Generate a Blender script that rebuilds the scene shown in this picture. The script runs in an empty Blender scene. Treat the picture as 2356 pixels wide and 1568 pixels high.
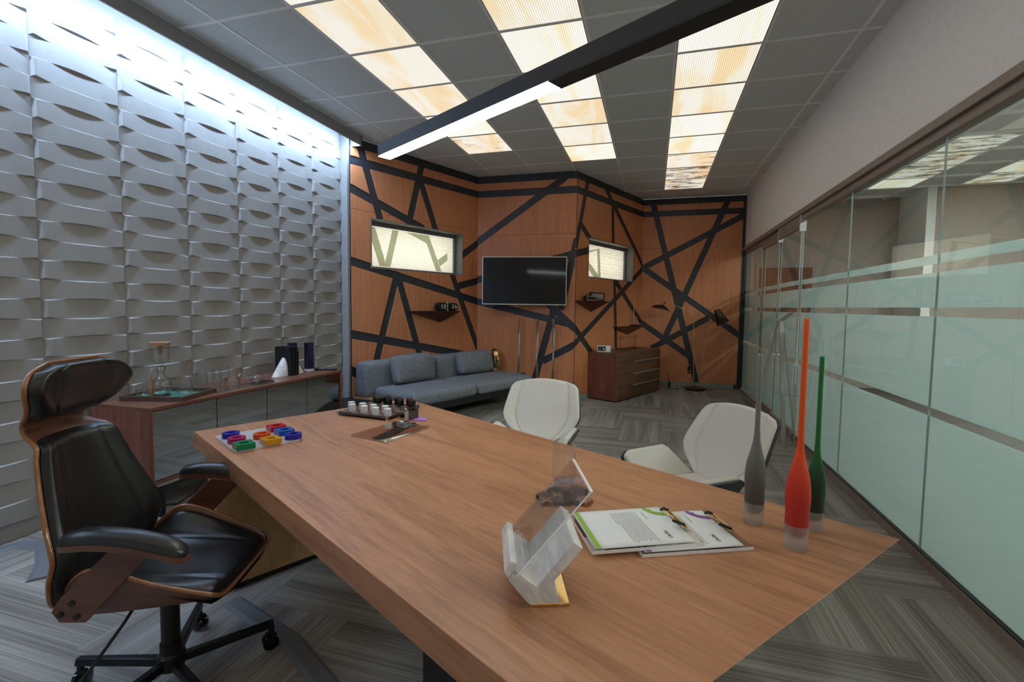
import bpy, bmesh, math, random
from mathutils import Vector, Matrix
from mathutils.geometry import delaunay_2d_cdt
random.seed(7)
S = bpy.context.scene
C = S.collection
PI = math.pi
# ------------------------------------------------------------------ camera, light, exposure
CAM_H = 1.39
cam_d = bpy.data.cameras.new('camera'); cam = bpy.data.objects.new('camera', cam_d); C.objects.link(cam); S.camera = cam
cam_d.sensor_width = 36.0; cam_d.sensor_fit = 'HORIZONTAL'; cam_d.lens = 1072.227 * 36 / 2356
cam_d.shift_x = -16.294 / 2356; cam_d.shift_y = -14.906 / 2356; cam_d.clip_start = 0.02; cam_d.clip_end = 60
_y, _p, _r = 0.279049, 0.060791, 0.012701
_f = Vector((-math.sin(_y) * math.cos(_p), math.cos(_y) * math.cos(_p), -math.sin(_p)))
_ri = Vector((math.cos(_y), math.sin(_y), 0)); _u = _ri.cross(_f)
_r2 = math.cos(_r) * _ri + math.sin(_r) * _u; _u2 = -math.sin(_r) * _ri + math.cos(_r) * _u
cam.matrix_world = Matrix(((_r2.x, _u2.x, -_f.x, 0), (_r2.y, _u2.y, -_f.y, 0), (_r2.z, _u2.z, -_f.z, CAM_H), (0, 0, 0, 1)))
S.view_settings.view_transform = 'Standard'; S.view_settings.look = 'None'
S.view_settings.gamma = 1.0; S.view_settings.use_curve_mapping = False
S.view_settings.exposure = 0.92
w = bpy.data.worlds.new('world'); S.world = w; w.use_nodes = True
w.node_tree.nodes['Background'].inputs[0].default_value = (0.75, 0.85, 1.0, 1)
w.node_tree.nodes['Background'].inputs[1].default_value = 0.6
S.cycles.max_bounces = 12; S.cycles.diffuse_bounces = 5; S.cycles.glossy_bounces = 5
S.cycles.transmission_bounces = 10; S.cycles.transparent_max_bounces = 16
S.cycles.caustics_reflective = False; S.cycles.caustics_refractive = False
S.cycles.sample_clamp_indirect = 6.0
PANEL_E = 0.68     # ceiling diffusers
LED_E = 64.0       # cove strip washing the relief wall
BAR_E = 13.5       # linear pendant
DAY_W = 2.4       # daylight behind each blind (W per window)

# ------------------------------------------------------------------ materials
def _new(name):
    m = bpy.data.materials.new(name); m.use_nodes = True
    nt = m.node_tree; b = nt.nodes['Principled BSDF']
    return m, nt, b
def rgb(h):
    if isinstance(h, str):
        v = [int(h[i:i + 2], 16) / 255 for i in (0, 2, 4)]
        return tuple(((c + .055) / 1.055) ** 2.4 if c > .04045 else c / 12.92 for c in v) + (1,)
    return tuple(h) + (1,) if len(h) == 3 else h
def mat(name, col, rough=.5, metal=0., trans=0., ior=1.45, emit=None, es=0., coat=0., alpha=1., spec=.5, sheen=0.):
    m, nt, b = _new(name)
    b.inputs['Base Color'].default_value = rgb(col); b.inputs['Roughness'].default_value = rough
    b.inputs['Metallic'].default_value = metal; b.inputs['Transmission Weight'].default_value = trans
    b.inputs['IOR'].default_value = ior; b.inputs['Coat Weight'].default_value = coat
    b.inputs['Specular IOR Level'].default_value = spec; b.inputs['Sheen Weight'].default_value = sheen
    if emit is not None:
        b.inputs['Emission Color'].default_value = rgb(emit); b.inputs['Emission Strength'].default_value = es
    return m
def N(nt, t, **kw):
    n = nt.nodes.new(t)
    for k, v in kw.items():
        if k in n.inputs: n.inputs[k].default_value = v
        else: setattr(n, k, v)
    return n
def ramp(nt, stops):
    r = nt.nodes.new('ShaderNodeValToRGB'); e = r.color_ramp.elements
    while len(e) < len(stops): e.new(.5)
    for i, (p, c) in enumerate(stops): e[i].position = p; e[i].color = rgb(c)
    return r
def coords(nt, scale, rot=(0, 0, 0), kind='Object'):
    t = N(nt, 'ShaderNodeTexCoord'); mp = N(nt, 'ShaderNodeMapping'); mp.inputs['Scale'].default_value = scale; mp.inputs['Rotation'].default_value = rot
    nt.links.new(t.outputs[kind], mp.inputs[0]); return mp
def bump(nt, b, src, strength=.2, dist=.002):
    bp = N(nt, 'ShaderNodeBump'); bp.inputs['Strength'].default_value = strength; bp.inputs['Distance'].default_value = dist
    nt.links.new(src, bp.inputs['Height']); nt.links.new(bp.outputs[0], b.inputs['Normal'])
def wood(name, dark, mid, light, scale, rough=.4, fine=6., coat=0., spec=.5, knots=0., perobj=True):
    """grain runs along the axis with the smallest scale"""
    m, nt, b = _new(name); L = nt.links.new
    mp = coords(nt, scale)
    src = mp.outputs[0]
    if perobj:
        oi = N(nt, 'ShaderNodeObjectInfo'); mu = N(nt, 'ShaderNodeMath', operation='MULTIPLY'); mu.inputs[1].default_value = 37.
        L(oi.outputs['Random'], mu.inputs[0]); ad = N(nt, 'ShaderNodeVectorMath', operation='ADD'); L(mp.outputs[0], ad.inputs[0]); L(mu.outputs[0], ad.inputs[1]); src = ad.outputs[0]
    n1 = N(nt, 'ShaderNodeTexNoise'); n1.inputs['Scale'].default_value = 1.; n1.inputs['Detail'].default_value = 6.; n1.inputs['Roughness'].default_value = .6; n1.inputs['Distortion'].default_value = 1.2
    n2 = N(nt, 'ShaderNodeTexNoise'); n2.inputs['Scale'].default_value = fine; n2.inputs['Detail'].default_value = 3.
    L(src, n1.inputs['Vector']); L(src, n2.inputs['Vector'])
    mx = N(nt, 'ShaderNodeMix'); mx.data_type = 'FLOAT'; mx.inputs[0].default_value = .35; L(n1.outputs[0], mx.inputs[2]); L(n2.outputs[0], mx.inputs[3])
    r = ramp(nt, [(.3, dark), (.5, mid), (.7, light)]); L(mx.outputs[0], r.inputs[0])
    out = r.outputs[0]
    if knots:
        mk = coords(nt, tuple(min(scale) * v for v in (1.1, 3.2, 3.2)))
        v = N(nt, 'ShaderNodeTexVoronoi'); v.inputs['Scale'].default_value = knots; L(mk.outputs[0], v.inputs['Vector'])
        nz = N(nt, 'ShaderNodeTexNoise'); nz.inputs['Scale'].default_value = 5.; L(mk.outputs[0], nz.inputs['Vector'])
        sm = N(nt, 'ShaderNodeMath', operation='MULTIPLY_ADD'); L(nz.outputs[0], sm.inputs[0]); sm.inputs[1].default_value = .12; L(v.outputs[0], sm.inputs[2])
        kr = ramp(nt, [(.07, (0, 0, 0)), (.15, (1, 1, 1))]); L(sm.outputs[0], kr.inputs[0])
        mc = N(nt, 'ShaderNodeMix'); mc.data_type = 'RGBA'; L(kr.outputs[0], mc.inputs[0]); mc.inputs[6].default_value = rgb(dark); 
        dk = N(nt, 'ShaderNodeMix'); dk.data_type = 'RGBA'; dk.inputs[0].default_value = .55; L(out, dk.inputs[6]); dk.inputs[7].default_value = rgb(dark)
        L(dk.outputs[2], mc.inputs[6]); L(out, mc.inputs[7]); out = mc.outputs[2]
    L(out, b.inputs['Base Color']); b.inputs['Roughness'].default_value = rough; b.inputs['Coat Weight'].default_value = coat; b.inputs['Specular IOR Level'].default_value = spec
    bump(nt, b, mx.outputs[0], .08, .001)
    return m
def fabric(name, a, c, scale=300., rough=.9, bs=.35):
    m, nt, b = _new(name); mp = coords(nt, (1, 1, 1))
    n1 = N(nt, 'ShaderNodeTexNoise'); n1.inputs['Scale'].default_value = scale; n1.inputs['Detail'].default_value = 2.
    n2 = N(nt, 'ShaderNodeTexNoise'); n2.inputs['Scale'].default_value = scale / 12; n2.inputs['Detail'].default_value = 4.
    nt.links.new(mp.outputs[0], n1.inputs['Vector']); nt.links.new(mp.outputs[0], n2.inputs['Vector'])
    mx = N(nt, 'ShaderNodeMix'); mx.data_type = 'FLOAT'; mx.inputs[0].default_value = .5; nt.links.new(n1.outputs[0], mx.inputs[2]); nt.links.new(n2.outputs[0], mx.inputs[3])
    r = ramp(nt, [(.35, a), (.65, c)]); nt.links.new(mx.outputs[0], r.inputs[0]); nt.links.new(r.outputs[0], b.inputs['Base Color'])
    b.inputs['Roughness'].default_value = rough; b.inputs['Specular IOR Level'].default_value = .2
    bump(nt, b, n1.outputs[0], bs, .001); return m
def front(nt, sock):
    # reflection only where a ray enters the sheet, not where it leaves
    ge = N(nt, 'ShaderNodeNewGeometry'); iv = N(nt, 'ShaderNodeMath', operation='SUBTRACT'); iv.inputs[0].default_value = 1.; nt.links.new(ge.outputs['Backfacing'], iv.inputs[1])
    k = N(nt, 'ShaderNodeMath', operation='MULTIPLY'); nt.links.new(sock, k.inputs[0]); nt.links.new(iv.outputs[0], k.inputs[1]); return k.outputs[0]
def clear_glass(name, tint=(1, 1, 1), rough=.0, ior=1.45):
    """thin clear sheet or wall of glass: see-through with Fresnel reflection"""
    m = bpy.data.materials.new(name); m.use_nodes = True; nt = m.node_tree; nt.nodes.clear(); L = nt.links.new
    o = N(nt, 'ShaderNodeOutputMaterial'); t = N(nt, 'ShaderNodeBsdfTransparent'); t.inputs[0].default_value = rgb(tint)
    g = N(nt, 'ShaderNodeBsdfGlossy'); g.inputs['Roughness'].default_value = rough
    f = N(nt, 'ShaderNodeFresnel'); f.inputs[0].default_value = ior; mx = N(nt, 'ShaderNodeMixShader')
    L(front(nt, f.outputs[0]), mx.inputs[0]); L(t.outputs[0], mx.inputs[1]); L(g.outputs[0], mx.inputs[2]); L(mx.outputs[0], o.inputs[0]); return m
def rim_glass(name, tint=(1, 1, 1), k=.62, rough=.02):
    """blown glass: clear face-on, catching light towards its rims"""
    m = bpy.data.materials.new(name); m.use_nodes = True; nt = m.node_tree; nt.nodes.clear(); L = nt.links.new
    o = N(nt, 'ShaderNodeOutputMaterial'); t = N(nt, 'ShaderNodeBsdfTransparent'); t.inputs[0].default_value = rgb(tint)
    g = N(nt, 'ShaderNodeBsdfGlossy'); g.inputs['Roughness'].default_value = rough; lw = N(nt, 'ShaderNodeLayerWeight'); lw.inputs[0].default_value = .5
    pw = N(nt, 'ShaderNodeMath', operation='POWER'); pw.inputs[1].default_value = 2.6; L(lw.outputs['Facing'], pw.inputs[0])
    ma = N(nt, 'ShaderNodeMath', operation='MULTIPLY_ADD'); ma.inputs[1].default_value = k; ma.inputs[2].default_value = .045; L(pw.outputs[0], ma.inputs[0])
    mx = N(nt, 'ShaderNodeMixShader'); L(ma.outputs[0], mx.inputs[0]); L(t.outputs[0], mx.inputs[1]); L(g.outputs[0], mx.inputs[2]); L(mx.outputs[0], o.inputs[0]); return m
def veil(name, col, k, gloss=0.):
    """milky translucent acrylic or frosted glass"""
    m = bpy.data.materials.new(name); m.use_nodes = True; nt = m.node_tree; nt.nodes.clear(); L = nt.links.new
    o = N(nt, 'ShaderNodeOutputMaterial'); t = N(nt, 'ShaderNodeBsdfTransparent'); d = N(nt, 'ShaderNodeBsdfDiffuse'); d.inputs[0].default_value = rgb(col); mx = N(nt, 'ShaderNodeMixShader'); mx.inputs[0].default_value = k
    L(t.outputs[0], mx.inputs[1]); L(d.outputs[0], mx.inputs[2]); out = mx.outputs[0]
    if gloss:
        g = N(nt, 'ShaderNodeBsdfGlossy'); g.inputs['Roughness'].default_value = .08; f = N(nt, 'ShaderNodeFresnel'); m2 = N(nt, 'ShaderNodeMixShader'); L(front(nt, f.outputs[0]), m2.inputs[0]); L(out, m2.inputs[1]); L(g.outputs[0], m2.inputs[2]); out = m2.outputs[0]
    L(out, o.inputs[0]); return m
def translucent(name, col, tr=.5, rough=.6, stripes=None, gloss=.05):
    m = bpy.data.materials.new(name); m.use_nodes = True; nt = m.node_tree; nt.nodes.clear(); L = nt.links.new
    o = N(nt, 'ShaderNodeOutputMaterial'); d = N(nt, 'ShaderNodeBsdfDiffuse'); t = N(nt, 'ShaderNodeBsdfTranslucent'); mx = N(nt, 'ShaderNodeMixShader'); mx.inputs[0].default_value = tr
    d.inputs[0].default_value = rgb(col); t.inputs[0].default_value = rgb(col); L(d.outputs[0], mx.inputs[1]); L(t.outputs[0], mx.inputs[2])
    g = N(nt, 'ShaderNodeBsdfGlossy'); g.inputs['Roughness'].default_value = rough; f = N(nt, 'ShaderNodeFresnel'); f.inputs[0].default_value = 1.4; m2 = N(nt, 'ShaderNodeMixShader')
    L(front(nt, f.outputs[0]), m2.inputs[0]); L(mx.outputs[0], m2.inputs[1]); L(g.outputs[0], m2.inputs[2]); L(m2.outputs[0], o.inputs[0])
    return m
def emitter(name, col, e):
    m = bpy.data.materials.new(name); m.use_nodes = True; nt = m.node_tree; nt.nodes.clear()
    o = N(nt, 'ShaderNodeOutputMaterial'); em = N(nt, 'ShaderNodeEmission'); em.inputs[0].default_value = rgb(col); em.inputs[1].default_value = e
    nt.links.new(em.outputs[0], o.inputs[0]); return m
def diffuser(name, smudge, amber, e):
    """prismatic acrylic ceiling diffuser, yellowed and stained with age (a lit lamp)"""
    m = bpy.data.materials.new(name); m.use_nodes = True; nt = m.node_tree; nt.nodes.clear(); L = nt.links.new
    o = N(nt, 'ShaderNodeOutputMaterial'); em = N(nt, 'ShaderNodeEmission'); em.inputs[1].default_value = e
    tc = N(nt, 'ShaderNodeTexCoord'); oi = N(nt, 'ShaderNodeObjectInfo')
    mu = N(nt, 'ShaderNodeMath', operation='MULTIPLY'); mu.inputs[1].default_value = 50.; L(oi.outputs['Random'], mu.inputs[0])
    ad = N(nt, 'ShaderNodeVectorMath', operation='ADD'); L(tc.outputs['Object'], ad.inputs[0]); L(mu.outputs[0], ad.inputs[1])
    m1 = N(nt, 'ShaderNodeMapping'); m1.inputs['Scale'].default_value = (4.2, .9, 1); L(ad.outputs[0], m1.inputs[0])
    n1 = N(nt, 'ShaderNodeTexNoise'); n1.inputs['Scale'].default_value = 1.; n1.inputs['Detail'].default_value = 3.; n1.inputs['Distortion'].default_value = .6; L(m1.outputs[0], n1.inputs['Vector'])
    r1 = ramp(nt, [(.30 + .06 * amber, (1.0, .76, .48)), (.40 + .07 * amber, (1.0, .87, .68)), (.50 + .07 * amber, (1.0, .95, .86))]); L(n1.outputs[0], r1.inputs[0])
    m2 = N(nt, 'ShaderNodeMapping'); m2.inputs['Scale'].default_value = (2.6, 9, 1); L(ad.outputs[0], m2.inputs[0])
    n2 = N(nt, 'ShaderNodeTexNoise'); n2.inputs['Scale'].default_value = 1.; n2.inputs['Detail'].default_value = 10.; n2.inputs['Roughness'].default_value = .78; L(m2.outputs[0], n2.inputs['Vector'])
    lo = .74 - .27 * smudge
    r2 = ramp(nt, [(lo, (1, 1, 1)), (lo + .05, (.50, .44, .38)), (lo + .12, (.06, .05, .045))]); L(n2.outputs[0], r2.inputs[0])
    mm = N(nt, 'ShaderNodeMix'); mm.data_type = 'RGBA'; mm.blend_type = 'MULTIPLY'; mm.inputs[0].default_value = 1.; L(r1.outputs[0], mm.inputs[6]); L(r2.outputs[0], mm.inputs[7])
    # ribs of the prismatic sheet
    sx = N(nt, 'ShaderNodeSeparateXYZ'); L(tc.outputs['Object'], sx.inputs[0]); out = mm.outputs[2]
    for ax, fr, dk in ((0, 2 * PI / .0155, .55), (1, 2 * PI / .0155, .78)):
        k = N(nt, 'ShaderNodeMath', operation='MULTIPLY'); k.inputs[1].default_value = fr; L(sx.outputs[ax], k.inputs[0]); s = N(nt, 'ShaderNodeMath', operation='SINE'); L(k.outputs[0], s.inputs[0])
        rr = ramp(nt, [(.0, (dk, dk * .93, dk * .85)), (.35, (1, 1, 1))]); mr = N(nt, 'ShaderNodeMapRange'); mr.inputs[1].default_value = -1; mr.inputs[2].default_value = 1; L(s.outputs[0], mr.inputs[0]); L(mr.outputs[0], rr.inputs[0])
        q = N(nt, 'ShaderNodeMix'); q.data_type = 'RGBA'; q.blend_type = 'MULTIPLY'; q.inputs[0].default_value = 1.; L(out, q.inputs[6]); L(rr.outputs[0], q.inputs[7]); out = q.outputs[2]
    L(out, em.inputs[0]); L(em.outputs[0], o.inputs[0]); return m
def carpet(name):
    m, nt, b = _new(name); L = nt.links.new
    tc = N(nt, 'ShaderNodeTexCoord'); oi = N(nt, 'ShaderNodeObjectInfo')
    mu = N(nt, 'ShaderNodeMath', operation='MULTIPLY'); mu.inputs[1].default_value = 91.; L(oi.outputs['Random'], mu.inputs[0])
    ad = N(nt, 'ShaderNodeVectorMath', operation='ADD'); L(tc.outputs['Object'], ad.inputs[0]); L(mu.outputs[0], ad.inputs[1])
    outs = []
    for sc, de, dt in (((120, .7, 1), 2., .0), ((420, 1.6, 1), 2., .0), ((12, .6, 1), 1., .0)):
        mp = N(nt, 'ShaderNodeMapping'); mp.inputs['Scale'].default_value = sc; L(ad.outputs[0], mp.inputs[0])
        n = N(nt, 'ShaderNodeTexNoise'); n.inputs['Scale'].default_value = 1.; n.inputs['Detail'].default_value = de; L(mp.outputs[0], n.inputs['Vector']); outs.append(n.outputs[0])
    fz = N(nt, 'ShaderNodeTexNoise'); fz.inputs['Scale'].default_value = 420.; L(tc.outputs['Object'], fz.inputs['Vector'])
    a = N(nt, 'ShaderNodeMath', operation='ADD'); L(outs[0], a.inputs[0]); L(outs[1], a.inputs[1])
    a2 = N(nt, 'ShaderNodeMath', operation='ADD'); L(a.outputs[0], a2.inputs[0]); L(outs[2], a2.inputs[1])
    a3 = N(nt, 'ShaderNodeMath', operation='MULTIPLY_ADD'); L(fz.outputs[0], a3.inputs[0]); a3.inputs[1].default_value = .25; L(a2.outputs[0], a3.inputs[2])
    mr = N(nt, 'ShaderNodeMapRange'); mr.inputs[1].default_value = 1.25; mr.inputs[2].default_value = 2.0; L(a3.outputs[0], mr.inputs[0])
    r = ramp(nt, [(.0, (.16, .145, .130)), (.35, (.25, .230, .208)), (.65, (.335, .308, .278)), (1., (.46, .427, .39))]); L(mr.outputs[0], r.inputs[0])
    L(r.outputs[0], b.inputs['Base Color']); b.inputs['Roughness'].default_value = .95; b.inputs['Specular IOR Level'].default_value = .1
    bump(nt, b, a3.outputs[0], .6, .003); return m
def marble(name, base, vein, sc=6.):
    m, nt, b = _new(name); mp = coords(nt, (sc, sc * .35, sc))
    n = N(nt, 'ShaderNodeTexNoise'); n.inputs['Scale'].default_value = 1.3; n.inputs['Detail'].default_value = 8.; n.inputs['Distortion'].default_value = 1.6; nt.links.new(mp.outputs[0], n.inputs['Vector'])
    r = ramp(nt, [(.40, base), (.52, vein), (.60, base)]); nt.links.new(n.outputs[0], r.inputs[0]); nt.links.new(r.outputs[0], b.inputs['Base Color']); b.inputs['Roughness'].default_value = .3; return m
def speckle(name, a, c, sc=60., rough=.7, bs=.1):
    m, nt, b = _new(name); mp = coords(nt, (1, 1, 1)); n = N(nt, 'ShaderNodeTexNoise'); n.inputs['Scale'].default_value = sc; n.inputs['Detail'].default_value = 5.; nt.links.new(mp.outputs[0], n.inputs['Vector'])
    r = ramp(nt, [(.35, a), (.65, c)]); nt.links.new(n.outputs[0], r.inputs[0]); nt.links.new(r.outputs[0], b.inputs['Base Color']); b.inputs['Roughness'].default_value = rough; bump(nt, b, n.outputs[0], bs, .001); return m

M = {}
M['relief'] = speckle('relief_plaster', (.325, .318, .305), (.35, .342, .328), 14., .45, .03)
M['veneer'] = wood('cherry_veneer', (.46, .165, .070), (.58, .222, .098), (.68, .275, .128), (22, 22, 1.0), .38, 5., spec=.4)
M['navy'] = speckle('black_paint', (.024, .027, .034), (.030, .034, .042), 40., .42)
M['oak'] = wood('knotty_oak', (.23, .092, .043), (.40, .178, .086), (.50, .240, .124), (1.3, 17, 17), .42, 7., knots=2.6, perobj=False)
M['oakleg'] = wood('oak_upright', (.26, .13, .05), (.36, .19, .078), (.43, .24, .10), (14, 14, 1.4), .5, 6., knots=2.)
M['walnut'] = wood('walnut', (.08, .028, .018), (.16, .062, .038), (.24, .10, .062), (18, 1.6, 18), .38, 5.)
M['walnut_v'] = wood('walnut_upright', (.10, .030, .020), (.19, .064, .042), (.28, .110, .072), (16, 16, 1.4), .38, 5.)
M['walnut_h'] = wood('walnut_front', (.075, .030, .017), (.155, .066, .035), (.23, .105, .058), (1.5, 16, 16), .42, 5.)
M['ply'] = wood('bent_plywood', (.07, .024, .014), (.12, .045, .026), (.16, .062, .036), (2, 14, 14), .35, 5., coat=.3)
M['plyedge'] = wood('plywood_edge', (.20, .075, .025), (.30, .12, .040), (.38, .17, .06), (1.5, 30, 30), .3, 5., coat=.4)
M['leather'] = speckle('black_leather', (.010, .010, .011), (.016, .016, .017), 260., .31, .10)
M['white_leather'] = speckle('cream_leather', (.58, .54, .48), (.64, .60, .54), 240., .55, .08)
M['shell'] = mat('charcoal_shell', (.035, .042, .045), .35)
M['sofa'] = fabric('grey_weave', (.15, .16, .175), (.24, .255, .275), 330.)
M['tile'] = speckle('mineral_tile', (.64, .66, .655), (.69, .71, .705), 120., .9, .25)
M['tbar'] = mat('ceiling_bar', (.90, .90, .89), .5)
M['panel'] = diffuser('diffuser_clean', .0, .35, PANEL_E)
M['panel_amber'] = diffuser('diffuser_amber', .12, 1., PANEL_E * .9)
M['panel_smudge'] = diffuser('diffuser_smudged', .70, .8, PANEL_E * .9)
M['panel_dirty'] = diffuser('diffuser_dirty', .92, .2, PANEL_E * .8)
M['hall_fill'] = emitter('hall_fill_glow', (1.0, .97, .94), 26.0)  # glow for panels added out of view to brighten the frosted glass and room
M['led'] = emitter('cove_led', (.50, .70, 1.0), LED_E)
M['bar'] = emitter('pendant_diffuser', (.90, 1.0, .98), BAR_E)
M['paint'] = speckle('grey_paint', (.84, .83, .82), (.88, .87, .86), 30., .7)
M['white_paint'] = speckle('white_paint', (.30, .30, .30), (.33, .33, .33), 30., .6)
M['beige'] = speckle('beige_paint', (.40, .34, .30), (.43, .37, .33), 30., .8)
M['carpet'] = carpet('striped_carpet')
M['carpet2'] = speckle('hall_carpet', (.10, .09, .08), (.17, .155, .14), 90., .95)
M['alu'] = mat('brushed_aluminium', (.46, .42, .375), .42, .45)
M['rail'] = speckle('bronze_rail', (.24, .19, .16), (.28, .225, .19), 50., .45)
M['steel'] = mat('steel', (.62, .62, .62), .25, 1.)
M['gold'] = mat('polished_brass', (.80, .60, .28), .14, 1.)
M['brass'] = mat('brass_tube', (.66, .44, .20), .32, .8)
M['bronze'] = mat('dark_bronze', (.09, .065, .045), .3, .9)
M['black'] = mat('black_satin', (.012, .012, .013), .4)
M['blackgloss'] = mat('black_gloss', (.004, .004, .005), .06, spec=.6)
M['mirror_black'] = mat('smoked_mirror_glass', (.42, .45, .47), .05, 1.)
M['blackmetal'] = mat('black_metal', (.010, .011, .013), .32, .3)
M['grey'] = mat('grey_plastic', (.20, .21, .22), .5)
M['reveal'] = mat('grey_reveal', (.20, .20, .185), .5)
M['frame'] = mat('window_frame', (.17, .165, .19), .45)
M['blind'] = translucent('pleated_blind', (.90, .84, .68), .72, .8)
M['film'] = translucent('window_strip', (.74, .77, .66), .80, .8)
M['pane'] = clear_glass('clear_pane', (.80, .88, .86), 0., 1.75)
M['paneedge'] = mat('glass_edge', (.42, .50, .48), .1)
M['frost'] = translucent('frosted_film', (.86, .92, .91), .5, .35)
M['glass'] = rim_glass('drinking_glass', (.975, .985, .985), .9)
M['acrylic'] = rim_glass('clear_acrylic', (.975, .975, .98), .70)
M['sheet'] = rim_glass('glossy_sheet', (.97, .97, .97), 1.6, .0)
M['milky'] = veil('milky_acrylic', (.80, .78, .84), .50, 1)
M['frosty'] = veil('frosted_acrylic', (.72, .72, .74), .40, 1)
M['smoke'] = mat('smoked_acrylic', (.055, .048, .045), .12)
M['smoke_light'] = mat('smoked_acrylic_light', (.20, .135, .105), .15)
M['acryledge'] = mat('acrylic_edge', (.88, .88, .90), .25)
M['purple_glass'] = rim_glass('purple_glass', (.50, .44, .68), .5)
M['chrome'] = mat('chrome', (.75, .75, .76), .08, 1.)
M['marble'] = marble('white_marble', (.82, .80, .77), (.60, .60, .61))
M['paper'] = mat('paper', (.70, .69, .68), .8)
M['ink'] = mat('ink', (.10, .10, .10), .8)
M['green'] = mat('green_print', (.26, .42, .06), .8)
M['violet'] = mat('violet_print', (.23, .10, .30), .8)
M['lilac'] = mat('lilac_card', (.42, .18, .55), .6)
M['white'] = mat('white_plastic', (.75, .75, .74), .4)
M['digit'] = mat('digit_white', (.80, .80, .78), .5)
M['teal'] = mat('green_felt', (.05, .17, .12), .8)
M['traywood'] = wood('dark_tray', (.05, .028, .020), (.085, .046, .032), (.12, .066, .046), (14, 1.6, 14), .4)
M['cork'] = wood('pale_walnut', (.22, .10, .05), (.33, .17, .09), (.42, .24, .14), (20, 3, 20), .5)
M['screen'] = mat('screen_black', (.003, .003, .0035), .07, spec=.5)
M['silver'] = mat('silver_bezel', (.55, .54, .52), .35, .6)
M['baseboard'] = mat('grey_baseboard', (.26, .28, .27), .5)
M['cover'] = mat('cable_cover', (.17, .18, .20), .55)
M['shade_in'] = mat('shade_inside', (.62, .62, .58), .5)
M['shelf'] = wood('shelf_walnut', (.045, .012, .007), (.075, .022, .012), (.11, .035, .02), (10, 10, 3), .35)
M['weave'] = speckle('woven_shade', (.12, .055, .035), (.22, .11, .075), 160., .9)

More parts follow.
